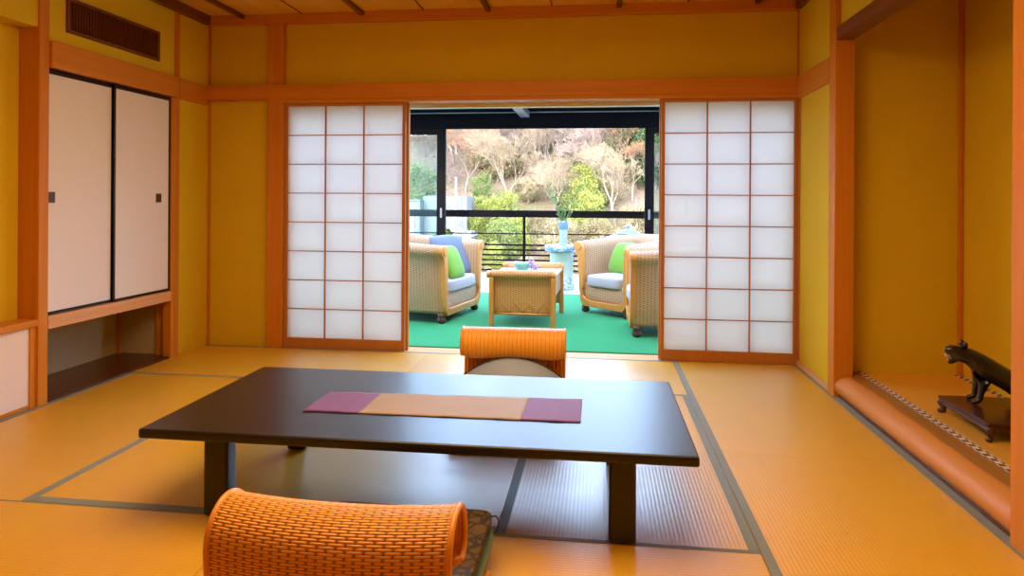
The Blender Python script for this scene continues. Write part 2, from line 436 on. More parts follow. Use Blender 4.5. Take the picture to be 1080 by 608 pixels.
trim('woodY', X-.02, X+.03, 3.361, 4.485, 1.829, 1.972, 'wooden rail over the closet doors', 'rail')
trim('woodY', X-.02, X+.018, 4.515, 4.87, 1.829, 1.972, 'short wooden rail between closet post and room corner', 'rail')
trim('battenY', X-.02, X+.045, YF, 4.87, 2.437, CEIL, 'dark wooden cornice under the ceiling above the closet', 'cornice')
trim('woodZ', X, X+.016, 4.895, 4.915, -.02, CEIL, 'thin corner strip where closet wall meets screen wall', 'corner strip')
# right wall with the alcove (tokonoma)
wr = bpy.data.objects.new('wall_right', None); COL.objects.link(wr); S(wr, 'ochre plaster wall with the display alcove', 'wall')
box('panel', 'plaster', XR, XR+.05, 4.20, 4.92, -.03, CEIL, wr, 0)
box('over_alcove_wall', 'plaster', XR+.01, XR+.06, 2.38, 4.2, 2.10, CEIL, wr, 0)
box('side_wall', 'plaster', XR, XR+.05, YF, 2.35, -.03, CEIL, wr, 0)
S(box('wall_alcove_far_end', 'plaster', XR+.03, 2.2, 4.24, 4.30, -.03, CEIL, None, 0), 'ochre plaster end wall of the alcove behind the panther', 'wall')
S(box('wall_alcove_back', 'plaster', 2.085, 2.15, 2.2, 4.3, -.03, CEIL, None, 0), 'ochre plaster back wall of the alcove beside the panther', 'wall')
S(box('wall_alcove_near_end', 'plaster', XR+.05, 2.2, 2.24, 2.30, -.03, CEIL, None, 0), 'ochre plaster near end wall of the alcove, out of view', 'wall')
trim('woodZ', 1.345, 1.452, 4.12, 4.225, -.02, CEIL, 'square cedar alcove post beside the ochre side panel', 'pillar')
trim('woodZ', 1.345, 1.452, 2.32, 2.428, -.02, CEIL, 'cedar alcove post cut by the edge of the picture', 'pillar')
trim('battenY', 1.352, 1.445, 2.4, 4.15, 2.050, 2.125, 'wooden beam bridging the top of the alcove', 'beam')
trim('woodZ', 2.06, 2.086, 4.215, 4.241, .1, CEIL, 'slim reddish strip in the inner corner of the alcove', 'corner strip')
trim('woodY', XR-.025, XR+.02, 4.22, 4.87, 1.829, 1.974, 'short wooden rail on the ochre panel next to the alcove post', 'rail')
trim('battenY', XR-.04, XR+.02, YF, 4.87, 2.437, CEIL, 'dark wooden cornice above the alcove side', 'cornice')
trim('woodZ', XR-.012, XR, 4.905, 4.918, -.02, CEIL, 'thin corner strip beside the taller stack of screens', 'corner strip')
trim('paleY', XR-.012, XR+.0, 4.225, 4.9, 0, .035, 'low pale skirting strip under the ochre side panel', 'skirting')
wf = box('wall_front', 'plaster', XL-.6, 2.3, YF-.08, YF, -.03, CEIL, None, 0); S(wf, 'ochre plaster wall behind the camera', 'wall')
# alcove floor: log sill, dark foot board, board, patterned border, mat
bm = bmesh.new()
n = 24; us = lin(2.42, 4.13, 60)
def logp(y, a):
    w = 1 + .05*noise.noise(Vector((y*2.3, 0, 0))) + .02*noise.noise(Vector((y*7, cos(a), sin(a))))
    return (1.425 + .075*w*cos(a), y, .062 + .06*w*sin(a))
g = add_grid(bm, logp, us, lin(0, 2*PI, n+1))
bm.faces.new([g[0][j] for j in range(n)]); bm.faces.new([g[-1][j] for j in range(n)][::-1])
bmesh.ops.remove_doubles(bm, verts=bm.verts, dist=1e-5)
tn[0] += 1
S(obj('trim_%d' % tn[0], bm, 'log', None, 0, True), 'smooth round cedar log forming the front sill of the alcove', 'log sill')
trim('darkY', 1.372, 1.42, 2.42, 4.13, -.03, .022, 'dark foot board below the alcove log', 'board')
trim('plank', 1.43, 1.515, 2.31, 4.24, .02, .121, 'flat plank behind the alcove log', 'plank')
am = thing('alcove_mat', 'straw mat with brown and white patterned border inside the alcove', 'tatami mat', (1.515, 3.27, .03), PI/2)
box('straw_surface', 'toko_mat', -.96, .97, -.57, 0, 0, .09, am, 0)
box('border', 'alcove_heri', -.96, .97, -.035, 0, .09, .0935, am, 0)
box('border', 'alcove_heri', -.96, .97, -.57, -.535, .09, .0935, am, 0)

# ------------------------------------------------------------------ tatami mats
def mat(x0, x1, y0, y1, along, label, lo=.035, hi=.035, name='tatami_mat'):
    L, W = (x1-x0, y1-y0) if along == 'X' else (y1-y0, x1-x0)
    r = thing(name, label, 'tatami mat', ((x0+x1)/2, (y0+y1)/2, -.03), 0 if along == 'X' else -PI/2, 'straw mats on the floor')
    g = .0012
    box('straw_surface', 'tatami', -L/2+g, L/2-g, -W/2+g, W/2-g, 0, .03, r, .002)
    if lo: box('border', 'heri', -L/2+g, L/2-g, -W/2+g, -W/2+lo, .029, .0312, r, 0)
    if hi: box('border', 'heri', -L/2+g, L/2-g, W/2-hi, W/2-g, .029, .0312, r, 0)
    return r
# along X: local y = world y.  along Y (rz=-90): local y -> world +x
mat(XL, -2.07, 2.27, 4.02, 'Y', 'straw mat lying along the foot of the closet wall')
mat(XL, -1.226, 4.02, 4.885, 'X', 'straw mat in the corner between closet wall and shorter screens', .022, .03)
mat(-1.226, .52, 4.02, 4.885, 'X', 'pale glossy straw mat in front of the porch opening', .022, .03)
mat(-2.07, -.335, 2.27, 3.15, 'X', 'straw mat under the near left legs of the black table', .042, .02)
mat(-2.07, -.335, 3.15, 4.02, 'X', 'straw mat under the far edge of the table and the far floor chair', .02, .02)
mat(-.335, .52, 2.27, 4.02, 'Y', 'straw mat with lengthwise ridges under the right end of the table', .032, .035)
mat(.52, XR+.01, 3.15, 4.885, 'Y', 'straw mat beside the alcove log nearest the taller screens', .035, .045)
mat(.52, XR+.01, 1.40, 3.15, 'Y', 'straw mat along the near half of the alcove log', .035, .045)
mat(-1.185, .52, 1.40, 2.27, 'X', 'straw mat beneath the near floor chair', .03, .02)
mat(XL, -1.185, 1.40, 2.27, 'X', 'straw mat at the bottom left corner of the picture', .03, .008)

# ------------------------------------------------------------------ paper screens
def shoji(idx, x0, x1, y0, label, z0=0.0, z1=1.84):
    r = bpy.data.objects.new('door_%d' % idx, None); COL.objects.link(r); r.location = (x0, y0, z0)
    S(r, label, 'paper screen door')
    w = x1-x0; h = z1-z0; t = .03
    sl, sr, top, bot = .024, .024, .024, .075
    bm = bmesh.new()
    add_box(bm, 0, sl, 0, t, 0, h); add_box(bm, w-sr, w, 0, t, 0, h)
    add_box(bm, sl, w-sr, .001, t-.001, 0, bot); add_box(bm, sl, w-sr, .001, t-.001, h-top, h)
    obj('frame', bm, 'shoji_wood', r, .0015)
    bm = bmesh.new(); iw = w-sl-sr; ih = h-top-bot
    for k in (1, 2): add_box(bm, sl+iw*k/3-.0045, sl+iw*k/3+.0045, .004, .017, bot, h-top)
    for k in range(1, 8): add_box(bm, sl, w-sr, .005, .0165, bot+ih*k/8-.0035, bot+ih*k/8+.0035)
    obj('lattice', bm, 'shoji_wood', r)
    bm = bmesh.new(); add_box(bm, sl-.003, w-sr+.003, .017, .0178, bot-.003, h-top+.003)
    obj('paper', bm, 'shoji_paper', r)
    return r
shoji(1, -2.350, -1.412, 4.890, 'front paper lattice screen standing beside the wooden pillar')
shoji(2, -2.335, -1.396, 4.928, 'paper lattice screen tucked behind the one beside the pillar')
shoji(3, .437, 1.357, 4.890, 'front paper lattice screen nearest the alcove')
shoji(4, .428, 1.352, 4.928, 'paper lattice screen tucked behind the one nearest the alcove')

# ------------------------------------------------------------------ closet, shelf recess, vent
cl = thing('closet', 'built-in closet with two white paper doors over a low dark recess', 'closet', (XL, 3.361, 0))
def ydoor(y0, y1, x, pull):
    d = box('door', 'fusuma', x-.018, x, y0, y1, .475, 1.824, cl, 0)
    bm = bmesh.new(); t = .016
    add_box(bm, x-.02, x+.004, y0, y0+t, .475, 1.824); add_box(bm, x-.02, x+.004, y1-t, y1, .475, 1.824)
    add_box(bm, x-.02, x+.004, y0+t, y1-t, .475, .475+t); add_box(bm, x-.02, x+.004, y0+t, y1-t, 1.824-t*1.6, 1.824)
    obj('frame', bm, 'lacquer', d, .001)
    bm = bmesh.new()
    add_box(bm, x, x+.006, pull-.025, pull+.025, 1.09, 1.15)
    add_box(bm, x+.006, x+.0075, pull-.018, pull+.018, 1.097, 1.143)
    obj('finger_pull', bm, 'bun', d, .001); d['label'] = None
    del d['label']
ydoor(0, .535, -.018, .047+.0)
ydoor(.515, 1.075, -.002, .95)
box('lower_beam', 'paleY', -.05, .015, 0, 1.0725, .402, .472, cl, .003)
box('side_post', 'woodZ', -.05, .011, 1.075, 1.1135, 0, 1.829, cl, .002)
box('recess_floor', 'darkY', -.44, -.004, 0, 1.14, -.02, .012, cl, .002)
bm = bmesh.new(); add_box(bm, -.46, -.43, -.03, 1.17, 0, .46); add_box(bm, -.46, -.13, 1.136, 1.17, 0, .46); add_box(bm, -.46, -.05, -.03, 0, 0, .46)
obj('recess_lining', bm, 'plaster_light', cl)
box('inner_post', 'woodZ', -.13, -.05, 1.116, 1.15, 0, .46, cl, .002)
box('inner_post', 'woodZ', -.43, -.405, 1.112, 1.137, 0, .46, cl, .002)
box('recess_roof', 'woodY', -.46, -.02, 0, 1.17, .44, .47, cl, 0)
box('closet_back', 'lacquer', -.06, -.045, 0, 1.07, .47, 1.86, cl, 0)

sc = thing('low_cupboard', 'low white-panelled cupboard with a wooden shelf top in the recess', 'cupboard', (XL, 1.55, 0))
box('shelf_top', 'woodY', -.115, .010, 0, 1.748, .431, .468, sc, .003)
box('front_panel', 'pink_panel', -.03, -.012, .4, 1.715, .018, .431, sc, 0)
box('stile', 'woodZ', -.03, -.002, 1.712, 1.748, 0, .431, sc, .002)
box('bottom_rail', 'woodY', -.03, -.006, 0, 1.712, 0, .02, sc, .001)

av = thing('air_vent', 'dark slatted wooden air vent high above the closet doors', 'vent', (XL, 3.487, 2.048))
bm = bmesh.new(); L, h, t = .813, .2, .018
for a in ((0, L, 0, t), (0, L, h-t, h), (0, t, t, h-t), (L-t, L, t, h-t)): add_box(bm, -.02, .014, *a)
obj('frame', bm, 'battenY', av, .002)
box('backing', 'lacquer', -.02, .001, .01, L-.01, .01, h-.01, av, 0)
for k in range(36):
    y = t + (L-2*t)*(k+.5)/36
    box('slat', 'darkZ', .001, .010, y-.0055, y+.0055, t, h-t, av, 0)

# ------------------------------------------------------------------ table, runner
tb = thing('low_table', 'long low black lacquered table on the straw mats', 'table', (-.6225, 2.603, 0), .003)
bm = bmesh.new(); add_box(bm, -.9375, .9375, -.445, .445, .296, .33); obj('tabletop', bm, 'table', tb, .009, seg=3)
bm = bmesh.new()
add_box(bm, -.78, .78, -.345, -.325, .262, .297); add_box(bm, -.78, .78, .325, .345, .262, .297)
add_box(bm, -.715, -.695, -.33, .33, .262, .297); add_box(bm, .695, .715, -.33, .33, .262, .297)
obj('apron', bm, 'table', tb, .003)
for sx in (-1, 1):
    for sy in (-1, 1):
        x, y = sx*.705, sy*.325
        bm = bmesh.new(); add_prism(bm, [(x-.044, y-.038), (x+.044, y-.038), (x+.044, y+.038), (x-.044, y+.038)], 'Z', .0025, .297)
        obj('leg', bm, 'table', tb, .014, seg=4)
rn = thing('table_runner', 'purple and gold silk runner laid across the black table', 'table runner', (-.57, 2.565, .3303), 0)
def cloth(x0, x1):
    global SOL
    bm = bmesh.new()
    def f(u, v):
        yy = lerp_y(u, v)
        return (u + .012*(v-.5)*0, yy, .0022 + .0012*noise.noise(Vector((u*9, v*1.2, 3))) + .0012*max(0, sin(u*31+1))**6)
    def lerp_y(u, v):
        t = (u+.515)/1.03
        y0 = -.146 + .013*t; y1 = .110 + .040*t
        return y0 + (y1-y0)*v + .0012*sin(u*40)
    us = lin(x0, x1, 50)
    add_grid(bm, f, us, lin(0, 1, 16))
    SOL = .0018
    return bm
obj('end_band', cloth(-.515, -.302), 'purple', rn, 0, True)
obj('centre_panel', cloth(-.302, .300), 'gold', rn, 0, True)
obj('end_band', cloth(.300, .512), 'purple', rn, 0, True)
rn.children[0]['label'] = 'purple end'

# ------------------------------------------------------------------ rattan floor chairs
def arc_profile(pts, sub=8):
    """smooth Catmull-Rom through 2-D points"""
    P = [Vector((p[0], p[1], 0)) for p in pts]; out = []
    for i in range(len(P)-1):
        p0, p1, p2, p3 = P[max(i-1,0)], P[i], P[i+1], P[min(i+2, len(P)-1)]
        for k in range(sub):
            t = k/sub
            out.append(.5*((2*p1)+(-p0+p2)*t+(2*p0-5*p1+4*p2-p3)*t*t+(-p0+3*p1-3*p2+p3)*t**3))
    out.append(P[-1]); return [(v.x, v.y) for v in out]
# local frame: sitter faces +y, back of the rest at y~0
PROF = arc_profile([(.02,.02), (-.005,.10), (-.03,.22), (-.048,.33), (-.04,.395), (0,.433), (.05,.44), (.095,.415), (.118,.365), (.115,.315), (.095,.285), (.07,.28)], 7)
LIP = 40
PL = [0]
for a, b in zip(PROF, PROF[1:]): PL.append(PL[-1]+math.hypot(b[0]-a[0], b[1]-a[1]))
W2 = .264
def back_pt(x, i):
    y, z = PROF[i]; bow = 1-(x/W2)**2
    return (x*(1+.02*z), y - .022*bow*min(1, z/.25), z - .004*bow*(z/.44) + (.022*bow*((i-LIP)/(len(PROF)-1-LIP))**1.5 + .035*(abs(x)/W2)**7*((i-LIP)/(len(PROF)-1-LIP))**1.5 if i > LIP else 0))
def floor_chair(label, loc, rz, group):
    global SOL
    r = thing('rattan_floor_chair', label, 'floor chair', loc, rz, group)
    bm = bmesh.new()
    xs = lin(-W2, W2, 40); idx = list(range(len(PROF)))
    uvl = bm.loops.layers.uv.verify()
    add_grid(bm, lambda x, i: back_pt(x, i), xs, idx[:LIP+1], lambda x, i: (x, PL[i]))
    SOL = -.007
    obj('woven_back', bm, 'wicker_orange', r, 0, True)
    bm = bmesh.new(); uvl = bm.loops.layers.uv.verify()
    add_grid(bm, lambda x, i: back_pt(x, i), lin(-W2, W2, 70), idx[LIP:], lambda x, i: (x, PL[i]))
    SOL = -.007
    obj('ribbed_lip', bm, 'wicker_band', r, 0, True)
    for s in (-1, 1):
        bm = bmesh.new(); add_tube(bm, [back_pt(s*W2, i) for i in idx], .0075, 10); obj('side_cane', bm, 'cane', r, 0, True)
    bm = bmesh.new(); add_tube(bm, [back_pt(x, len(PROF)-1) for x in xs], .009, 8); obj('roll_edge', bm, 'cane', r, 0, True)
    bm = bmesh.new()
    for k in range(26):
        x = -W2+.015+(2*W2-.03)*k/25
        y0 = back_pt(x, 7)[1]+.022
        add_tube(bm, [(x, y0+.012, .05), (x, back_pt(x, 14)[1]+.022, .2), (x, back_pt(x, 21)[1]+.022, .33)], .0042, 6)
    obj('spindles', bm, 'cane', r, 0, True)
    # seat frame with woven deck
    bm = bmesh.new(); uvl = bm.loops.layers.uv.verify()
    add_grid(bm, lambda x, y: (x, y, .042), lin(-W2, W2, 12), lin(.02, .52, 12), lambda x, y: (x, y))
    SOL = .012; obj('seat_deck', bm, 'wicker_orange', r)
    bm = bmesh.new(); add_tube(bm, [(-W2, .0, .022), (-W2, .47, .022), (-W2+.03, .52, .022), (0, .535, .022), (W2-.03, .52, .022), (W2, .47, .022), (W2, 0, .022)], .018, 10)
    obj('seat_frame', bm, 'cane', r, 0, True)
    return r
near = floor_chair('rattan floor chair at the near side of the table, seen from behind', (-.567, 1.425, .004), 0.0, 'rattan floor chairs at the low table')
far = copy_thing(near, (-.438, 3.60, .004), PI+.03, 'rattan floor chair at the far side of the table, facing the camera')
# zabuton of the near chair: brown brocade over a green pad
zb = thing('floor_cushion', 'brown patterned floor cushion with green underside on the near floor chair', 'cushion', (-.582, 1.80, .064), 0.0, 'floor cushions on the chairs')
bm = bmesh.new(); round_slab(bm, -.262, .262, -.275, .33, .038, .078, .02, .012, p=.12); obj('brown_cover', bm, 'brocade', zb, 0, True)
bm = bmesh.new(); round_slab(bm, -.270, .270, -.285, .322, -.0, .042, .02, 0, p=.14); obj('green_underside', bm, 'green_pad', zb, 0, True)
bm = bmesh.new(); add_tube(bm, [(.250, .318, .062), (.268, .333, .058), (.276, .340, .038), (.272, .334, .012), (.258, .314, .006)], .0024, 6); obj('corner_cord', bm, 'cord', zb, 0, True)
# zabuton of the far chair, leaning up against its back
zf = thing('floor_cushion', 'patterned floor cushion, porch glare painted in, leaning on the back of the far floor chair', 'cushion', (-.44, 3.60, .05), PI+.03, 'floor cushions on the chairs')
bm = bmesh.new()
def zfp(sg):
    def f(u, v):
        e = max(0, (1-abs(u)**4)*(1-abs(2*v-1)**4))**.5
        s = v*.62                       # distance from the rear edge
        top = .222-.10*u*u
        if s < .2: y, z = .075 + .18*(s/.2)**1.3, .012+top*(1-s/.2)**1.15
        else: y, z = .255 + (s-.2)*.72, .012
        bend = 1 if s > .2 else (1-s/.2)
        return (u*.255, y + sg*.022*e*(-.0 if s > .2 else -.0) , z + .02 + sg*.024*e)
    return f
for sg in (1, -1): add_grid(bm, zfp(sg), lin(-1, 1, 26), lin(0, 1, 30))
bmesh.ops.remove_doubles(bm, verts=bm.verts, dist=1e-4)
obj('cover', bm, 'brocade_glare', zf, 0, True)
bm = bmesh.new(); f0 = zfp(0); add_tube(bm, [f0(u, 0) for u in lin(-1, 1, 26)], .006, 6); obj('edge_piping', bm, 'brocade', zf, 0, True)

# ------------------------------------------------------------------ panther on its stand in the alcove
SZ = .122
st = thing('display_stand', 'low carved rosewood stand with cabriole feet in the alcove', 'stand', (1.80, 3.285, SZ), 0)
hx, hy = .175, .205
bm = bmesh.new(); add_box(bm, -hx-.008, hx+.008, -hy-.008, hy+.008, .064, .078); obj('top_board', bm, 'rosewood', st, .004, seg=3)
bm = bmesh.new()
prf = [(-.0,.064), (-.006,.058), (-.001,.05), (-.008,.042), (-.002,.036)]
def skirt(bm):
    def ring(off, z): return [(-hx-off, -hy-off, z), (hx+off, -hy-off, z), (hx+off, hy+off, z), (-hx-off, hy+off, z)]
    prof = [(0,.066), (.004,.06), (.001,.052), (.006,.046), (.003,.038), (-.012,.038), (-.012,.066)]
    rows = [[bm.verts.new(p) for p in ring(o, z)] for o, z in prof]
    rows.append(rows[0])
    for a, b in zip(rows, rows[1:]):
        for k in range(4): bm.faces.new((a[k], a[(k+1)%4], b[(k+1)%4], b[k]))
skirt(bm); obj('moulded_skirt', bm, 'rosewood', st, .0015)
for sx in (-1, 1):
    for sy in (-1, 1):
        bm = bmesh.new(); x, y = sx*(hx-.012), sy*(hy-.012)
        add_tube(bm, [(x, y, .06), (x+sx*.008, y+sy*.008, .042), (x+sx*.002, y+sy*.002, .024), (x+sx*.002, y+sy*.002, .012), (x+sx*.014, y+sy*.014, .005), (x+sx*.016, y+sy*.016, 0)], [.02, .02, .013, .012, .014, .010], 10)
        obj('foot', bm, 'rosewood', st, 0, True)
# panther: skin-modifier body, head towards the room (-x)
PZ = SZ+.078
pa = thing('panther_figure', 'black snarling panther figure standing on the rosewood stand', 'figurine', (1.80, 3.385, PZ), PI-.22)
def skin_mesh(name, verts, edges, radii, mat, parent, root=0, sub=2):
    me = bpy.data.meshes.new(name); me.from_pydata(verts, edges, []); o = bpy.data.objects.new(name, me); COL.objects.link(o)
    o.parent = parent; me.materials.append(M[mat])
    sk = o.modifiers.new('skin', 'SKIN'); sk.use_smooth_shade = True
    if not me.skin_vertices: me.skin_vertices.new()
    for i, r in enumerate(radii):
        d = me.skin_vertices[0].data[i]; d.radius = r if isinstance(r, tuple) else (r, r); d.use_root = (i == root)
    ss = o.modifiers.new('sub', 'SUBSURF'); ss.levels = sub; ss.render_levels = sub
    return o
V = []; E_ = []; Rr = []
def chain(pts, frm=None):
    last = frm
    ids = []
    for p, r in pts:
        V.append(p); Rr.append(r); i = len(V)-1
        if last is not None: E_.append((last, i))
        last = i; ids.append(i)
    return ids
# local +x = forward
sp = chain([((-.125,0,.082), .046), ((-.075,0,.104), .046), ((-.02,0,.132), .048), ((.03,0,.158), .055), ((.068,0,.190), .048), ((.10,0,.213), .041), ((.135,0,.226), .040), ((.160,0,.229), .031), ((.180,0,.230), .022), ((.194,0,.228), .015)])
# lower jaw
chain([((.152,0,.196), .021), ((.168,0,.180), .016), ((.180,0,.171), .010)], sp[6])
for s in (-1, 1):
    chain([((.05,.038*s,.140), .031), ((.045,.044*s,.10), .024), ((.058,.043*s,.05), .014), ((.062,.043*s,.018), .013), ((.082,.043*s,.010), .012), ((.094,.043*s,.008), .009)], sp[3])
    chain([((-.115,.042*s,.07), .032), ((-.065,.055*s,.062), .024), ((-.115,.056*s,.032), .014), ((-.128,.056*s,.014), .012), ((-.10,.056*s,.009), .012), ((-.085,.056*s,.008), .009)], sp[0])
chain([((-.155,0,.07), .014), ((-.175,.02,.03), .010), ((-.16,.06,.012), .008), ((-.11,.09,.010), .008), ((-.07,.095,.012), .007)], sp[0])
body = skin_mesh('body', V, E_, Rr, 'panther', pa, sp[2])
for s in (-1, 1):
    bm = bmesh.new(); add_tube(bm, [(.118,.022*s,.254), (.115,.030*s,.270), (.118,.032*s,.278)], [.014, .010, .004], 8); obj('ear', bm, 'panther', pa, 0, True)
    bm = bmesh.new(); add_ball(bm, (.166,.018*s,.250), .005); obj('eye', bm, 'bun', pa, 0, True)
bm = bmesh.new()
for s in (-1, 1):
    add_tube(bm, [(.188,.008*s,.214), (.189,.008*s,.200)], [.003, .001], 6)
    add_tube(bm, [(.178,.007*s,.178), (.180,.007*s,.190)], [.003, .001], 6)
obj('teeth', bm, 'doily', pa, 0, True)

# ------------------------------------------------------------------ porch (sun room)
PW = 9.6           # glazing line
pf = box('floor_porch', 'porch_tile', -4.6, 3.4, 5.06, PW+.12, -.12, -.004, None, 0); S(pf, 'pale porch floor beyond the green carpet', 'floor')
cp = thing('carpet', 'bright green carpet covering the porch floor', 'carpet', (0, 0, 0))
bm = bmesh.new(); add_box(bm, -4.5, 3.3, 5.062, 8.15, -.004, .006); obj('pile', bm, 'carpet', cp, .003)
PC = 2.37
cpz = bpy.data.objects.new('ceiling_porch', None); COL.objects.link(cpz); S(cpz, 'porch ceiling beyond the opening, its shade painted in', 'ceiling')
SK0, SK1 = 5.30, 8.50  # glazed opening added out of view to let more sky light in
for a in ((-4.6, 3.4, 5.0, SK0), (-4.6, 3.4, SK1, PW+.9)): box('panel', 'porch_dark', a[0], a[1], a[2], a[3], PC, PC+.1, cpz, 0)
for k in range(7):
    x = -4.6 + 8.0*k/6
    box('added_rafter', 'porch_dark', x-.03, x+.03, SK0, SK1, PC, PC+.1, cpz, 0)
bm = bmesh.new(); add_box(bm, -4.6, 3.4, SK0, SK1, PC+.08, PC+.086); obj('added_roof_glass', bm, 'added_skylight_glass', cpz)
S(box('trim_40', 'metal_grey', -1.095, -.965, 5.1, PW-.05, 2.285, PC, None, .004), 'pale grey beam running under the dark porch ceiling', 'beam')
S(box('wall_porch_header', 'porch_dark', -4.6, 3.4, PW-.06, PW+.1, 2.142, PC, None, 0), 'dark header above the porch windows', 'wall')
S(box('trim_41', 'metal_grey', -4.6, 3.4, PW-.075, PW-.06, PC-.022, PC-.010, None, 0), 'thin pale strip along the dark porch header', 'trim')
S(box('wall_porch_left', 'white_wall', -4.7, -4.6, 5.0, PW+.1, -.1, PC, None, 0), 'white end wall of the porch on the closet side', 'wall')
S(box('wall_porch_right', 'white_wall', 3.4, 3.5, 5.0, PW+.1, -.1, PC, None, 0), 'white end wall of the porch on the alcove side', 'wall')
for i, (a, b) in enumerate(((-4.7, -2.38), (1.39, 3.5))):
    S(box('wall_porch_inner_%d' % (i+1), 'white_wall', a, b, 5.03, 5.06, -.1, PC, None, 0), 'white porch side of the wall beside the screens' + (' near the closet', ' near the alcove')[i], 'wall')
S(box('wall_porch_lintel', 'white_wall', -2.4, 1.4, 5.03, 5.06, 1.95, PC, None, 0), 'white porch side of the wall above the screens', 'wall')
def window(idx, x0, x1, label, handle=None, y=PW):
    w = bpy.data.objects.new('window_%d' % idx, None); COL.objects.link(w); w.location = (x0, y, 0); S(w, label, 'window')
    L = x1-x0; bm = bmesh.new(); t = .125
    add_box(bm, 0, t, 0, .05, 0, 2.142); add_box(bm, L-t, L, 0, .05, 0, 2.142)
    add_box(bm, t, L-t, .002, .048, 0, .08); add_box(bm, t, L-t, .002, .048, 2.055, 2.142)
    obj('frame', bm, 'metal_black', w, .002)
    bm = bmesh.new(); add_box(bm, t, L-t, .022, .028, .08, 2.055); obj('pane', bm, 'glass', w)
    if handle is not None:
        bm = bmesh.new(); add_box(bm, handle-.014, handle+.014, -.014, 0, .86, 1.0); obj('handle', bm, 'metal_grey', w, .004)
window(1, -4.55, -2.18, 'black framed sliding window behind the cane sofa', 2.37-.06)
window(2, .637, 2.05, 'black framed sliding window behind the cane armchairs', .06)
window(3, -4.55, -3.1, 'second black framed sash slid behind the window on the sofa side', None, PW+.055)
window(4, 2.0, 3.39, 'black framed sash at the far alcove end of the porch', None, PW+.055)
# balcony
S(box('floor_balcony', 'porch_tile', -4.6, 3.4, PW+.12, 10.45, -.12, -.01, None, 0), 'narrow pale balcony floor outside the porch windows', 'balcony floor')
rl = thing('balcony_railing', 'black metal balcony railing with a broad handrail and thin bars', 'railing', (0, 10.2, 0))
box('handrail', 'metal_black', -4.6, 3.4, -.03, .03, .862, .967, rl, .006)
box('wire_rail', 'metal_black', -4.6, 3.4, -.006, .006, .605, .622, rl, 0)
for z in (.445, .370, .293, .217, .142, .067): box('bar', 'metal_black', -4.6, 3.4, -.008, .008, z-.012, z+.012, rl, 0)
for x in (-4.5, -2.9, -1.105, .72, 2.5): box('post', 'metal_black', x-.02, x+.02, .008, .04, -.01, .87, rl, .002)

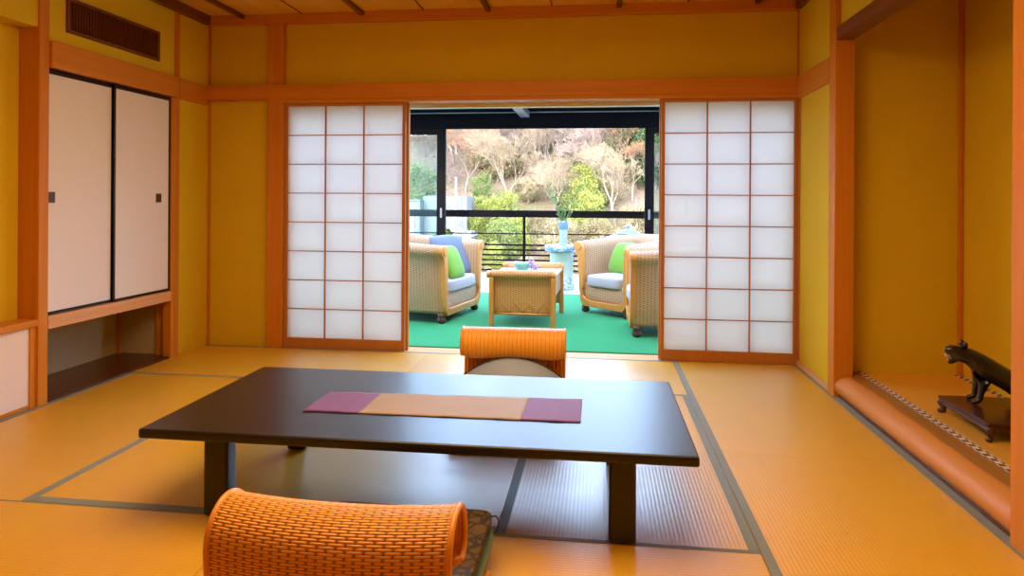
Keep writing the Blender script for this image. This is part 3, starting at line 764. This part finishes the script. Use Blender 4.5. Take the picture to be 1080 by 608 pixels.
# ------------------------------------------------------------------ cane chairs
def cane_chair(name, label, cat, W, Dp, loc, rz, group):
    global SOL
    """front at local x=0 facing +x, width W along y, depth Dp towards -x"""
    r = thing(name, label, cat, loc, rz, group)
    hw = W/2
    def path(t):                      # centre line of the rolled rim, t in 0..1
        s = (t-.5)*2                  # -1..1
        a = s*PI/2
        e = .55
        y = hw*(abs(sin(a))**e)*(1 if s >= 0 else -1)
        x = -Dp*(max(0, cos(a))**.72)
        return x, y
    N = 49; ts = lin(0, 1, N)
    C = [Vector((*path(t), 0)) for t in ts]
    Nn = []
    for i in range(N):
        d = (C[min(i+1, N-1)]-C[max(i-1, 0)]).normalized(); Nn.append(Vector((d.y, -d.x, 0)))
    # make normals point outward
    for i in range(N):
        if Nn[i].dot(C[i]-Vector((-Dp*.4, 0, 0))) < 0: Nn[i] = -Nn[i]
    AL = [0]
    for a, b in zip(C, C[1:]): AL.append(AL[-1]+(b-a).length)
    prof = arc_profile([(-.035,.085), (-.012,.25), (.0,.42), (.012,.55), (.035,.60), (.062,.625), (.07,.655), (.055,.69), (.015,.705), (-.03,.69), (-.055,.65), (-.062,.58), (-.066,.42), (-.066,.24)], 4)
    pl = [0]
    for a, b in zip(prof, prof[1:]): pl.append(pl[-1]+math.hypot(b[0]-a[0], b[1]-a[1]))
    def P(i, j):
        o, z = prof[j]; t = ts[i]; lift = 1 + .085*sin(PI*t)
        p = C[i] + Nn[i]*o; return (p.x, p.y, z*lift if z > .3 else z)
    bm = bmesh.new(); bm.loops.layers.uv.verify()
    add_grid(bm, P, list(range(N)), list(range(len(prof))), lambda i, j: (AL[i], pl[j]))
    SOL = .004
    obj('woven_shell', bm, 'wicker_pale', r, 0, True)
    # arm fronts: flat honey-coloured cane boards with a scroll
    for s in (-1, 1):
        bm = bmesh.new()
        out = [(p[0], p[1]) for p in prof]
        poly = [(s*(hw+o*1.08+.004), z) for o, z in prof if z > .1]
        poly = [(s*(hw-.05), .10)] + [(s*(hw-.045), .06), (s*(hw-.0), .06)][::1] + poly if False else poly
        inner = [(s*(hw-.052), .24), (s*(hw-.06), .17), (s*(hw-.10), .135), (s*(hw-.16), .125), (s*(hw-.16), .065), (s*(hw-.07), .065)]
        add_prism(bm, poly + inner, 'X', -.02, .028)
        obj('arm_front', bm, 'bamboo', r, .006)
        bm = bmesh.new(); add_lathe_x(bm, s*(hw+.004), .655, .028, .046, .046); obj('scroll_boss', bm, 'bamboo', r, .006)
    box('front_rail', 'bamboo', -.018, .026, -hw+.155, hw-.155, .065, .125, r, .006)
    bm = bmesh.new(); bm.loops.layers.uv.verify()
    add_grid(bm, lambda y, z: (-.012+.01*sin((z-.1)*14), y, z), lin(-hw+.055, hw-.055, 14), lin(.11, .30, 6), lambda y, z: (y, z))
    SOL = .012; obj('seat_apron', bm, 'wicker_pale', r, 0, True)
    bm = bmesh.new(); add_box(bm, -Dp+.12, -.02, -hw+.07, hw-.07, .235, .265); obj('seat_deck', bm, 'wicker_pale', r)
    bm = bmesh.new(); round_slab(bm, -Dp+.10, .035, -hw+.068, hw-.068, .267, .375, .045, .025); obj('seat_cushion', bm, 'cush_white', r, 0, True)
    for x, y in ((-.03, hw-.05), (-.03, -hw+.05), (-Dp+.13, hw*.55), (-Dp+.13, -hw*.55)):
        bm = bmesh.new(); add_lathe(bm, [(0,.0), (.026,.0), (.040,.016), (.042,.034), (.030,.052), (.034,.060), (.034,.09), (0,.09)], 20, (x, y, 0)); obj('bun_foot', bm, 'bun', r, 0, True)
    return r
def add_lathe_x(bm, y, z, x0, r, r2, n=20):
    A = [bm.verts.new((x0-.03, y+r*cos(2*PI*k/n), z+r*sin(2*PI*k/n))) for k in range(n)]
    B = [bm.verts.new((x0+.008, y+r2*cos(2*PI*k/n), z+r2*sin(2*PI*k/n))) for k in range(n)]
    for k in range(n): bm.faces.new((A[k], A[(k+1)%n], B[(k+1)%n], B[k]))
    bm.faces.new(A[::-1]); bm.faces.new(B)
CZ = .006
G = 'cane seats on the porch carpet'
sofa = cane_chair('cane_sofa', 'pale woven cane sofa with blue and green pillows beside the porch opening', 'sofa', .93, .80, (-1.29, 6.42, CZ), math.radians(-10.5), G)
ar2 = cane_chair('cane_armchair', 'cane armchair with a green pillow, turned half towards the camera', 'armchair', .66, .74, (.06, 6.68, CZ), math.radians(226), G)
ar3 = copy_thing(ar2, (.285, 5.955, CZ), math.radians(181), 'nearest cane armchair, cut off by the paper screen next to the alcove', G)
# pillows
def pill(label, mat, loc, rot, w=.42, h=.42, t=.13):
    bm = bmesh.new(); pillow(bm, w, h, t)
    o = obj('pillow', bm, mat, None, 0, True); o.location = loc; o.rotation_euler = rot
    tag(o, label, 'pillow', 'pillows on the cane seats'); return o
d = math.radians
pill('blue-grey pillow leaning on the back of the cane sofa', 'cush_blue', (-1.47, 6.74, .565), (0, d(64), d(-40)), .44, .46, .12)
pill('bright green pillow leaning on the blue one in the cane sofa', 'cush_green', (-1.37, 6.36, .525), (0, d(68), d(-14)), .34, .34, .10)
pill('grey pillow at the end of the cane sofa by the screen', 'cush_grey', (-1.86, 6.34, .60), (0, d(74), d(5)), .40, .40, .12)
pill('green pillow in the half-turned cane armchair', 'cush_green', (.26, 6.90, .535), (0, d(66), d(222)), .36, .36, .13)

# ------------------------------------------------------------------ cane coffee table and what stands on it
ct = thing('cane_table', 'woven cane coffee table with rolled ends on the green carpet', 'coffee table', (-.645, 6.38, CZ), d(-2))
w, l = .275, .41
pts = arc_profile([(.0,.11), (.0,.25), (.004,.38), (.02,.42), (.042,.44), (.046,.468), (.028,.492), (-.004,.49), (-.02,.468), (-.022,.44)], 4)
pl = [0]
for a, b in zip(pts, pts[1:]): pl.append(pl[-1]+math.hypot(b[0]-a[0], b[1]-a[1]))
for s in (-1, 1):
    bm = bmesh.new(); bm.loops.layers.uv.verify()
    add_grid(bm, lambda x, i: (x, s*(l-.02+pts[i][0]), pts[i][1]), lin(-w, w, 16), list(range(len(pts))), lambda x, i: (x, pl[i]))
    SOL = .006; obj('rolled_end', bm, 'wicker_table', ct, 0, True)
for s in (-1, 1):
    bm = bmesh.new(); bm.loops.layers.uv.verify()
    add_grid(bm, lambda y, z: (s*(w-.012), y, z), lin(-l+.02, l-.02, 16), lin(.24, .43, 6), lambda y, z: (y, z))
    SOL = .008; obj('side_panel', bm, 'wicker_table', ct)
    bm = bmesh.new(); add_box(bm, s*w-.02, s*w+.012, -l+.0, l-.0, .425, .447); obj('side_rail', bm, 'bamboo', ct, .004)
    for q in (-1, 1):
        bm = bmesh.new(); add_box(bm, s*w-.022, s*w+.022, q*l-.03, q*l+.014, 0, .43); obj('leg', bm, 'bamboo', ct, .008)
        bm = bmesh.new(); add_lathe_x(bm, q*(l+.0), .455, s*w+(.0 if s > 0 else -.0)+.012*s, .033, .033)
        obj('scroll_boss', bm, 'bamboo', ct, .004)
bm = bmesh.new(); add_box(bm, -w+.01, w-.01, -l+.03, l-.03, .432, .444); obj('glass_top', bm, 'porcelain', ct, .003)
for q in (-1, 1):
    bm = bmesh.new()
    for k in range(4):
        x0 = -w+.03 + (2*w-.06)*k/4; x1 = x0+(2*w-.06)/4; xm = (x0+x1)/2
        add_tube(bm, [(x0, q*(l-.015), .11), (xm, q*(l-.015), .215), (x1, q*(l-.015), .11)], .006, 6)
    add_tube(bm, [(-w, q*(l-.015), .108), (w, q*(l-.015), .108)], .011, 8)
    obj('lattice_brace', bm, 'bamboo', ct, 0, True)
TZ = CZ+.444
tr = thing('serving_tray', 'small white tray on the cane coffee table', 'tray', (-.665, 6.22, TZ), d(8))
bm = bmesh.new(); add_lathe(bm, [(0,.0), (.13,.0), (.15,.012), (.155,.028), (.150,.028), (.143,.016), (.125,.007), (0,.007)], 36, (0,0,0), 1.15, .85); obj('dish', bm, 'doily', tr, 0, True)
bw = thing('bowl', 'small turquoise bowl standing on the white tray', 'bowl', (-.69, 6.24, TZ+.0072))
bm = bmesh.new(); add_lathe(bm, [(0,.0), (.03,.0), (.032,.008), (.055,.03), (.072,.06), (.078,.085), (.073,.085), (.066,.06), (.05,.034), (0,.014)], 32); obj('vessel', bm, 'turquoise', bw, 0, True)
ds = tag(None or obj('glass_dish', (lambda b: (add_lathe(b, [(0,.0), (.035,.0), (.05,.02), (.055,.045), (.05,.045), (.044,.02), (0,.006)], 28), b)[1])(bmesh.new()), 'clear', None, 0, True), 'clear glass dish beside the white tray on the coffee table', 'dish')
ds.location = (-.80, 6.10, TZ)
fp = thing('flower_sprig', 'sprig of lilac flowers lying on the white tray', 'flowers', (-.60, 6.20, TZ+.0072))
bm = bmesh.new(); random.seed(4)
add_tube(bm, [(-.005,0,.004), (.0,0,.05), (.0,.01,.09)], .003, 5); add_tube(bm, [(0,0,.004), (.035,-.01,.04), (.045,-.01,.05)], .003, 5)
obj('stalk', bm, 'stem', fp)
bm = bmesh.new()
for k in range(46):
    t = random.random()
    c = Vector((random.gauss(.0, .012), random.gauss(0, .014), .05+.065*t)) if k % 2 else Vector((.03+random.gauss(0, .016), random.gauss(0, .012), .03+.03*t))
    add_ball(bm, c, random.uniform(.007, .011), 1, 1, .8, 6)
obj('petals', bm, 'lilac', fp)

# ------------------------------------------------------------------ porcelain
gs = thing('porcelain_stand', 'tall round blue and white porcelain stand by the window', 'garden stool', (-.459, 8.66, 0))
bm = bmesh.new(); add_lathe(bm, [(0,.0), (.165,.0), (.17,.01), (.166,.03)] , 40); add_lathe(bm, [(.166,.03), (.158,.16), (0,.16)], 40); obj('blue_foot', bm, 'blue_white', gs, 0, True)
bm = bmesh.new(); add_lathe(bm, [(.156,.16), (.149,.18), (.149,.46), (.16,.478), (0,.478)], 40); obj('column', bm, 'celadon', gs, 0, True)
bm = bmesh.new(); add_lathe(bm, [(0,.478), (.19,.478), (.213,.49), (.216,.545), (.205,.558), (0,.56)], 48); obj('top_disc', bm, 'blue_white', gs, 0, True)
vs = thing('flower_vase', 'slim pale vase with a grey-blue neck holding green sprays', 'vase', (-.438, 8.64, .5605))
bm = bmesh.new(); add_lathe(bm, [(0,0), (.048,0), (.05,.006), (.053,.16), (.056,.19)], 28); obj('vase_body', bm, 'porcelain', vs, 0, True)
bm = bmesh.new(); add_lathe(bm, [(.056,.19), (.062,.22), (.063,.28), (.060,.302), (.053,.302), (.054,.22), (0,.2)], 28); obj('neck', bm, 'blue_glaze', vs, 0, True)
bq = thing('green_sprays', 'loose leafy sprays standing in the slim vase', 'plant', (-.438, 8.64, .5605+.20))
random.seed(11)
tips = []
bm = bmesh.new()
for k in range(17):
    a = random.uniform(0, 2*PI); sp_ = random.uniform(.08, .30); hgt = random.uniform(.28, .62)
    p1 = Vector((.02*cos(a), .02*sin(a), .02)); p2 = Vector((.04*cos(a), .04*sin(a), .12))
    p3 = Vector((sp_*.6*cos(a), sp_*.6*sin(a), .12+hgt*.55)); p4 = Vector((sp_*cos(a), sp_*sin(a), .1+hgt*.85))
    add_tube(bm, [p1, p2, p3, p4], [.004, .0035, .0025, .0015], 5); tips.append((p2, p3, p4))
obj('stems', bm, 'stem', bq, 0, True)
bm = bmesh.new()
for p2, p3, p4 in tips:
    for k in range(15):
        t = random.random(); c = p2.lerp(p3, t) if random.random() < .4 else p3.lerp(p4, t)
        dr = Vector((random.gauss(0,1), random.gauss(0,1), random.gauss(.4,.8))).normalized(); sd = dr.cross(Vector((random.random(), random.random(), random.random()))).normalized()
        L_ = random.uniform(.03, .06); wd = L_*.16
        q = [c, c+dr*L_*.5+sd*wd, c+dr*L_, c+dr*L_*.5-sd*wd]
        bm.faces.new([bm.verts.new(p) for p in q])
obj('leaves', bm, 'stem', bq)
pj = thing('lidded_jar', 'large pale blue lidded porcelain jar behind the half-turned armchair', 'jar', (.372, 8.72, 0))
bm = bmesh.new(); add_lathe(bm, [(0,0), (.19,0), (.20,.02), (.26,.15), (.325,.34), (.345,.5), (.33,.6), (.26,.668), (.16,.695), (.14,.70), (0,.70)], 44); obj('jar_body', bm, 'pale_blue', pj, 0, True)
bm = bmesh.new(); add_lathe(bm, [(0,.70), (.15,.70), (.155,.71), (.12,.735), (.06,.755), (.03,.762), (.022,.775), (.035,.79), (.03,.81), (.012,.825), (.0,.838)], 36); obj('lid', bm, 'pale_blue', pj, 0, True)

# ------------------------------------------------------------------ outside
def hz(x, y):
    b = -4.2 + .45*max(0, y-27) if y > 27 else -4.2
    if y > 53: b = -4.2+.45*26 - (y-53)*.05
    return b + .55*noise.noise(Vector((x*.12, y*.12, 0))) + .2*noise.noise(Vector((x*.5, y*.5, 2)))
bm = bmesh.new()
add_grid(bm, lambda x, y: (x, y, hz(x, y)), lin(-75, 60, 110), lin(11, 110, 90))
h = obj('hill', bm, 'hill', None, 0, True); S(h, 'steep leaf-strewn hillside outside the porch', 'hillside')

def grow(bm, p, dr, L, r, depth, rng, tipbm, spread=.55, split=3, twig=.006):
    """recursive branching; thick wood into bm, fine twigs into tipbm"""
    q = p; d_ = dr.copy(); rr = r; seg = 3 if depth > 1 else 2
    pts = [p.copy()]; rad = [r]
    for k in range(seg):
        d_ = (d_ + Vector((rng.gauss(0,.13), rng.gauss(0,.13), rng.gauss(.03,.08)))).normalized()
        q = q + d_*(L/seg); rr = max(r*(1-.38*(k+1)/seg), twig); pts.append(q.copy()); rad.append(rr)
    add_tube(bm if depth > 2 else tipbm, pts, rad, 5 if depth > 2 else 3, False)
    if depth == 0: return
    n = split if depth > 1 else split+1
    ph = rng.uniform(0, 2*PI)
    for k in range(n):
        a = d_.cross(Vector((0,0,1)));
        if a.length < .05: a = Vector((1,0,0))
        a.normalize(); b = d_.cross(a)
        th = spread*rng.uniform(.6, 1.25); an = ph + 2*PI*k/n + rng.uniform(-.4, .4)
        nd = (d_*cos(th) + (a*cos(an)+b*sin(an))*sin(th)).normalized()
        start = pts[-1] if k else pts[-1]
        if k == n-1: start = pts[-2].lerp(pts[-1], .3)
        grow(bm, start, nd, L*rng.uniform(.64, .82), rr*.66, depth-1, rng, tipbm, spread, split, twig)
def bare_tree(seed, twmat, L=1.9, r=.16, depth=6, spread=.5):
    rng = random.Random(seed)
    t = thing('bare_tree', '', 'tree'); bm = bmesh.new(); tb_ = bmesh.new()
    grow(bm, Vector((0,0,-.3)), Vector((0,0,1)), L, r, depth, rng, tb_, spread)
    obj('trunk', bm, 'bark_pale', t); obj('twigs', tb_, twmat, t)
    return t
def leafy(seed, lm, shape, nm, cat, n=7500, leaf=.085):
    rng = random.Random(seed)
    t = thing(nm, '', cat); bm = bmesh.new()
    Hh = 4.0
    add_tube(bm, [(0,0,-.3), (.05,0,1.0), (0,.1,2.6)], [.12, .09, .03], 6)
    for k in range(7):
        a = k*2.4; add_tube(bm, [(0,0,.5+.25*k), (.9*cos(a)*(1-.1*k), .9*sin(a)*(1-.1*k), 1.1+.33*k)], [.05, .015], 5)
    obj('trunk', bm, 'bark_pale', t)
    bm = bmesh.new(); clumps = []
    for k in range(46):
        z = rng.random()
        rr = {'cone': 1.25*(1-z)**.8+.1, 'round': 1.5*math.sqrt(max(.05, 1-(2*z-1)**2)), 'spread': 1.7*math.sqrt(max(.05, 1-(2*z-1)**2))}[shape]
        a = rng.uniform(0, 2*PI); q = math.sqrt(rng.random())
        clumps.append((Vector((rr*q*cos(a), rr*q*sin(a), .5+z*(3.6 if shape == 'cone' else 2.8 if shape == 'round' else 1.7))), rng.uniform(.3, .6)))
    for k in range(n):
        c, s = clumps[rng.randrange(len(clumps))]
        p = c + Vector((rng.gauss(0,1), rng.gauss(0,1), rng.gauss(0,.8)))*s*.6
        u = Vector((rng.gauss(0,1), rng.gauss(0,1), rng.gauss(0,1))).normalized(); v = u.cross(Vector((rng.gauss(0,1), rng.gauss(0,1), rng.gauss(0,1)))).normalized()
        s2 = leaf*rng.uniform(.5, 1.1)
        bm.faces.new([bm.verts.new(x) for x in (p-u*s2, p+v*s2*.5, p+u*s2, p-v*s2*.5)])
    obj('foliage', bm, lm, t)
    return t
protos = {
 'pinkA': bare_tree(3, 'twigs', 1.75, .16, 7, .52), 'pinkB': bare_tree(8, 'twigs', 1.6, .13, 7, .45),
 'tanA': bare_tree(21, 'twigs_tan', 1.7, .14, 7, .5), 'tanB': bare_tree(33, 'twigs_tan', 1.9, .15, 7, .40),
 'rust': bare_tree(41, 'twigs_rust', 1.6, .12, 7, .42),
 'lime': leafy(5, 'leaf_lime', 'round', 'leafy_bush', 'bush'), 'green': leafy(6, 'leaf_green', 'round', 'leafy_bush', 'bush'),
 'dark': leafy(7, 'leaf_dark', 'cone', 'evergreen_tree', 'tree', 9000, .10), 'dry': leafy(9, 'leaf_dry', 'spread', 'leafy_bush', 'bush', 6500, .08),
}
DESC = {'pinkA': 'bare pinkish tree with a wide crown', 'pinkB': 'bare pinkish tree with upright boughs', 'tanA': 'bare tan tree with tangled twigs', 'tanB': 'slender bare tan tree',
 'rust': 'rust-coloured bare tree', 'lime': 'yellow-green bush', 'green': 'mid-green leafy bush', 'dark': 'dark evergreen tree', 'dry': 'dry olive-tan scrub bush'}
GRP = {'pinkA': 'bare trees on the hillside', 'pinkB': 'bare trees on the hillside', 'tanA': 'bare trees on the hillside', 'tanB': 'bare trees on the hillside', 'rust': 'bare trees on the hillside',
 'lime': 'bushes on the hillside', 'green': 'bushes on the hillside', 'dark': 'evergreens on the hillside', 'dry': 'bushes on the hillside'}
used = set()
def plant(kind, x, y, s, rz, where):
    lab = DESC[kind] + ' ' + where
    p = protos[kind]
    if kind not in used:
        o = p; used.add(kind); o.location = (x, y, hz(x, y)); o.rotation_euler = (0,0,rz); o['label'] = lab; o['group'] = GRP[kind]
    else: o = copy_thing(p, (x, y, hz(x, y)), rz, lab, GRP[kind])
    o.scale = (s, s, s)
    return o
PLANTS = [
 # the ones that can be picked out by eye
 ('pinkA', -3.3, 40, .98, .4, 'in the middle, above the vase'),
 ('lime', -.9, 37.5, .82, 0, 'just above the vase of green sprays'),
 ('lime', -5.9, 45, .62, 1, 'high on the slope above the cane coffee table'),
 ('lime', -5.3, 34, .62, 2, 'at mid slope above the sofa end'),
 ('lime', -6.2, 33, .55, 2.6, 'right beside the grey outbuilding'),
 ('lime', -3.9, 33, .5, 3, 'low on the slope over the handrail'),
 ('green', -4.6, 47.5, .85, .5, 'near the top of the window, above the coffee table'),
 ('green', -2.9, 49, .9, 1.5, 'near the top of the window, above the bare middle tree'),
 ('green', -7.2, 31.5, .5, 1.2, 'at the foot of the grey outbuilding'),
 ('green', -4.4, 32, .55, .8, 'behind the railing post'),
 ('dark', 2.2, 42, 1.0, 0, 'in the top corner by the alcove side of the window'),
 ('dark', 3.2, 40, 1.1, 1, 'beyond the window frame on the alcove side'),
 ('dark', -4.0, 51, .7, 2, 'near the top edge of the window, centre'),
 ('dark', .7, 48.5, .5, 2, 'high on the slope among bare trees'),
 ('rust', 1.35, 41, .9, .7, 'next to the dark evergreens'),
 ('rust', 1.9, 39, .7, 2.1, 'below the dark evergreens'),
 ('rust', -7.8, 40, .8, 1.1, 'above the pole of the outbuilding'),
 ('tanB', .2, 46, 1.0, .3, 'with a pale trunk above the lidded jar'),
 ('tanB', -1.6, 46, 1.0, 1.3, 'with a pale trunk right of the bare middle tree'),
 ('tanB', -6.5, 48, 1.1, 2.3, 'with a pale trunk at the top of the slope'),
 ('tanA', .9, 36.5, .85, 1.9, 'low on the slope above the lidded jar'),
 ('tanA', -4.9, 37.5, .9, 2.9, 'left of the bare middle tree'),
 ('tanA', -2.2, 36, .75, .9, 'in front of the bare middle tree'),
 ('pinkB', -6.6, 41, .95, .2, 'behind the lamp pole'),
 ('pinkB', .1, 40, .9, 3.2, 'right of the yellow-green bush'),
 ('pinkB', -8.6, 38, 1.0, 1.5, 'behind the tinted pane'),
 ('pinkA', -9.4, 44, 1.0, 2.5, 'high behind the tinted pane'),
 ('tanA', -10.6, 39, 1.0, .5, 'behind the white building'),
 ('dry', 1.6, 33, .6, 1, 'low on the slope behind the armchairs'),
 ('dry', .2, 32, .55, 2, 'low on the slope behind the lidded jar'),
 ('dry', -2.0, 32, .55, .4, 'low on the slope behind the porcelain stand'),
 ('dry', -3.1, 30.5, .5, 1.6, 'behind the railing bars in the middle'),
 ('dry', -.8, 30, .5, 2.6, 'behind the railing bars near the stand'),
 ('green', -9.6, 36, .9, 1.9, 'behind the tinted pane above the white building'),
]
for p in PLANTS: plant(*p)
EXTRA = [('lime', -6.0, 35.0, .5), ('lime', -4.7, 36, .5), ('lime', -3.8, 32.6, .42), ('lime', -4.7, 31, .4), ('lime', .35, 30.5, .45), ('lime', -.5, 35.5, .6), ('lime', -7.1, 47, .55),
 ('dry', -5.6, 30.2, .45), ('dry', -2.4, 33.8, .5), ('dry', 1.0, 31, .5), ('dry', -1.4, 33.5, .5), ('dry', -.2, 34.5, .5), ('dry', -3.2, 35.2, .5), ('dry', -6.9, 36.5, .55), ('dry', 1.9, 35.5, .6), ('dry', -1.8, 38.8, .6), ('dry', .6, 38.5, .6), ('dry', -4.0, 39, .6), ('dry', -7.6, 43, .6), ('dry', -5.6, 42.2, .6), ('dry', -2.2, 43, .6), ('dry', .9, 44, .6),
 ('green', -5.2, 36.2, .45), ('green', -6.6, 38.5, .5), ('green', -3.9, 46, .7), ('green', -1.9, 47, .6)]
WHERE = ['beside the handrail by the outbuilding', 'over the coffee table, halfway up the slope', 'just above the railing post', 'seen through the bars near the railing post', 'low behind the lidded jar', 'next to the big lime bush', 'under the top of the window by the sofa',
 'behind the bars by the sofa', 'below the bare middle tree', 'behind the nearest armchair', 'below the vase sprays', 'beneath the big lime bush', 'to the sofa side of the bare middle tree', 'above the ribbed tank', 'at the foot of the evergreens', 'behind the bare middle tree', 'halfway up above the lidded jar', 'halfway up behind the tangled tree', 'high above the outbuilding', 'high above the coffee table', 'high above the vase', 'high above the armchair',
 'among lime bushes at mid slope', 'behind the lamp pole', 'under the middle of the window top', 'under the window top above the vase']
for (kd, x, y, sc_), wh in zip(EXTRA, WHERE): plant(kd, x, y, sc_, x*3.1, wh)
random.seed(77)
# the rest of the wood, told apart by nothing in the photograph
k = 0
for row, y in enumerate((42.5, 46, 49, 52.5)):
    for j in range(9):
        x = -11.5 + 1.9*j + random.uniform(-.6, .6) + row*.35
        kd = random.choice(('pinkA','pinkB','tanA','tanB','tanA','pinkA','dry','tanB'))
        yy = y + random.uniform(-1.2, 1.2)
        s = random.uniform(.8, 1.05)
        o = plant(kd, x, yy, s, random.uniform(0, 6), 'in the wood behind'); 
        o['label'] = ('dense dry scrub' if kd == 'dry' else 'bare twiggy tree') + ' among its like high on the far hillside'
        o['group'] = 'trees of the far hillside wood' if kd != 'dry' else 'scrub of the far hillside wood'
# buildings on the left
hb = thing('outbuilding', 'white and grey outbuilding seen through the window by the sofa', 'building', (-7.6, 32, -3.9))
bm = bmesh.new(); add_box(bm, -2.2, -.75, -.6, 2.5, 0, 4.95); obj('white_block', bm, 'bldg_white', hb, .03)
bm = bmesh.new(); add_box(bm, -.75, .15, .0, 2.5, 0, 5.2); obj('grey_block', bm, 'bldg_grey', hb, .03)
bm = bmesh.new()
add_box(bm, .15, 1.3, .4, 2.2, 3.6, 5.2)
for k in range(14): add_box(bm, .17+.08*k, .20+.08*k, .37, .41, 3.6, 5.18)
obj('ribbed_tank', bm, 'bldg_white', hb, .01)
bm = bmesh.new(); add_box(bm, -2.25, -.72, -.65, 2.5, 4.95, 5.02); obj('roof_edge', bm, 'bldg_grey', hb, .01)
for k in range(2):
    f = bmesh.new(); add_box(f, -2.0+.6*k, -1.6+.6*k, -.64, -.6, 3.2, 4.2); o = obj('window', f, 'bldg_glass', hb, .005)
bm = bmesh.new()
for x in (.2, .72, 1.25): add_box(bm, x-.03, x+.03, .5, .56, 0, 3.6)
for z in (.8, 1.6, 2.4, 3.2): add_box(bm, .2, 1.25, .5, .54, z, z+.06)
add_tube(bm, [(.2,.53,.8), (.72,.53,2.4)], .025, 6); add_tube(bm, [(1.25,.53,.8), (.72,.53,2.4)], .025, 6)
obj('tank_scaffold', bm, 'bldg_white', hb)
lp = thing('lamp_pole', 'white pole rising beside the ribbed tank of the outbuilding', 'pole', (-6.72, 31.9, hz(-6.72, 31.9)))
bm = bmesh.new(); top = 2.2-hz(-6.72, 31.9); add_tube(bm, [(0,0,-.1), (0,0,top-.05)], [.07, .055], 10); add_ball(bm, (0,0,top-.04), .075, 1, 1, .6, 10); obj('shaft', bm, 'bldg_white', lp)
bm = bmesh.new(); add_tube(bm, [(0,0,0), (0,0,.25)], [.14, .12], 10); obj('pole_base', bm, 'bldg_grey', lp)
sh = thing('garden_shed', 'low white shed at the foot of the slope beside the outbuilding', 'shed', (-6.05, 30.6, hz(-6.05, 30.6)))
zt = -.05 - hz(-6.05, 30.6)
bm = bmesh.new(); add_box(bm, -.45, .4, -.4, .6, -.2, zt-.25); obj('walls', bm, 'bldg_white', sh, .01)
bm = bmesh.new(); add_prism(bm, [(-.55, zt-.25), (.5, zt-.5), (.5, zt-.44), (-.55, zt)], 'Y', -.5, .7); obj('roof', bm, 'bldg_white', sh, .01)
bm = bmesh.new(); add_box(bm, -.15, .2, -.42, -.4, .1, zt-.6); obj('door', bm, 'bldg_grey', sh, .01)

# ------------------------------------------------------------------ light
EXPO = 0.0
SKY, SUN = 4.7, 5.2
w = bpy.data.worlds.new('sky'); scn.world = w; w.use_nodes = True
nt = w.node_tree; bg = nt.nodes['Background']
sky = nt.nodes.new('ShaderNodeTexSky'); sky.sky_type = 'NISHITA'; sky.sun_disc = False
sky.sun_elevation = d(38); sky.sun_rotation = d(200); sky.air_density = 1.0; sky.dust_density = .6; sky.ozone_density = 2
hs = nt.nodes.new('ShaderNodeHueSaturation'); hs.inputs['Saturation'].default_value = .82
nt.links.new(sky.outputs[0], hs.inputs['Color']); nt.links.new(hs.outputs[0], bg.inputs[0]); bg.inputs[1].default_value = SKY
def light(kind, name, loc, energy, col, size=None, target=None, sizey=None):
    l = bpy.data.lights.new(name, kind); l.energy = energy; l.color = col
    o = bpy.data.objects.new(name, l); COL.objects.link(o); o.location = loc
    if size is not None:
        if kind == 'AREA':
            l.size = size
            if sizey: l.shape = 'RECTANGLE'; l.size_y = sizey
        elif kind == 'POINT': l.shadow_soft_size = size
    if target: o.rotation_euler = (Vector(target)-Vector(loc)).to_track_quat('-Z', 'Y').to_euler()
    return o
sun = light('SUN', 'sun', (0, -20, 30), SUN, (1, .93, .82)); sun.data.angle = d(.6)
sun.rotation_euler = Vector((.35, .80, -.60)).to_track_quat('-Z', 'Y').to_euler()
WARM = (1, .66, .34)
light('AREA', 'ceiling_lamp', (-.5, 2.2, 2.30), 70, WARM, 1.8, (-.5, 2.2, 0))
light('POINT', 'ceiling_lamp_glow', (-.75, 2.0, 2.05), 13, WARM, .3)

light('AREA', 'porch_fill_light', (-.6, 5.16, 2.25), 55, (1, .80, .56), 2.6, (-.6, 6.9, .3), .2)  # added fill that brightens the porch seats, no fixture is seen there
scn.view_settings.view_transform = 'Standard'; scn.view_settings.look = 'None'
scn.view_settings.exposure = EXPO; scn.view_settings.gamma = 1; scn.view_settings.use_curve_mapping = False
scn.cycles.use_denoising = True
scn.cycles.max_bounces = 10; scn.cycles.diffuse_bounces = 6; scn.cycles.transparent_max_bounces = 12
scn.cycles.sample_clamp_indirect = 6
scn.cycles.caustics_reflective = False; scn.cycles.caustics_refractive = False
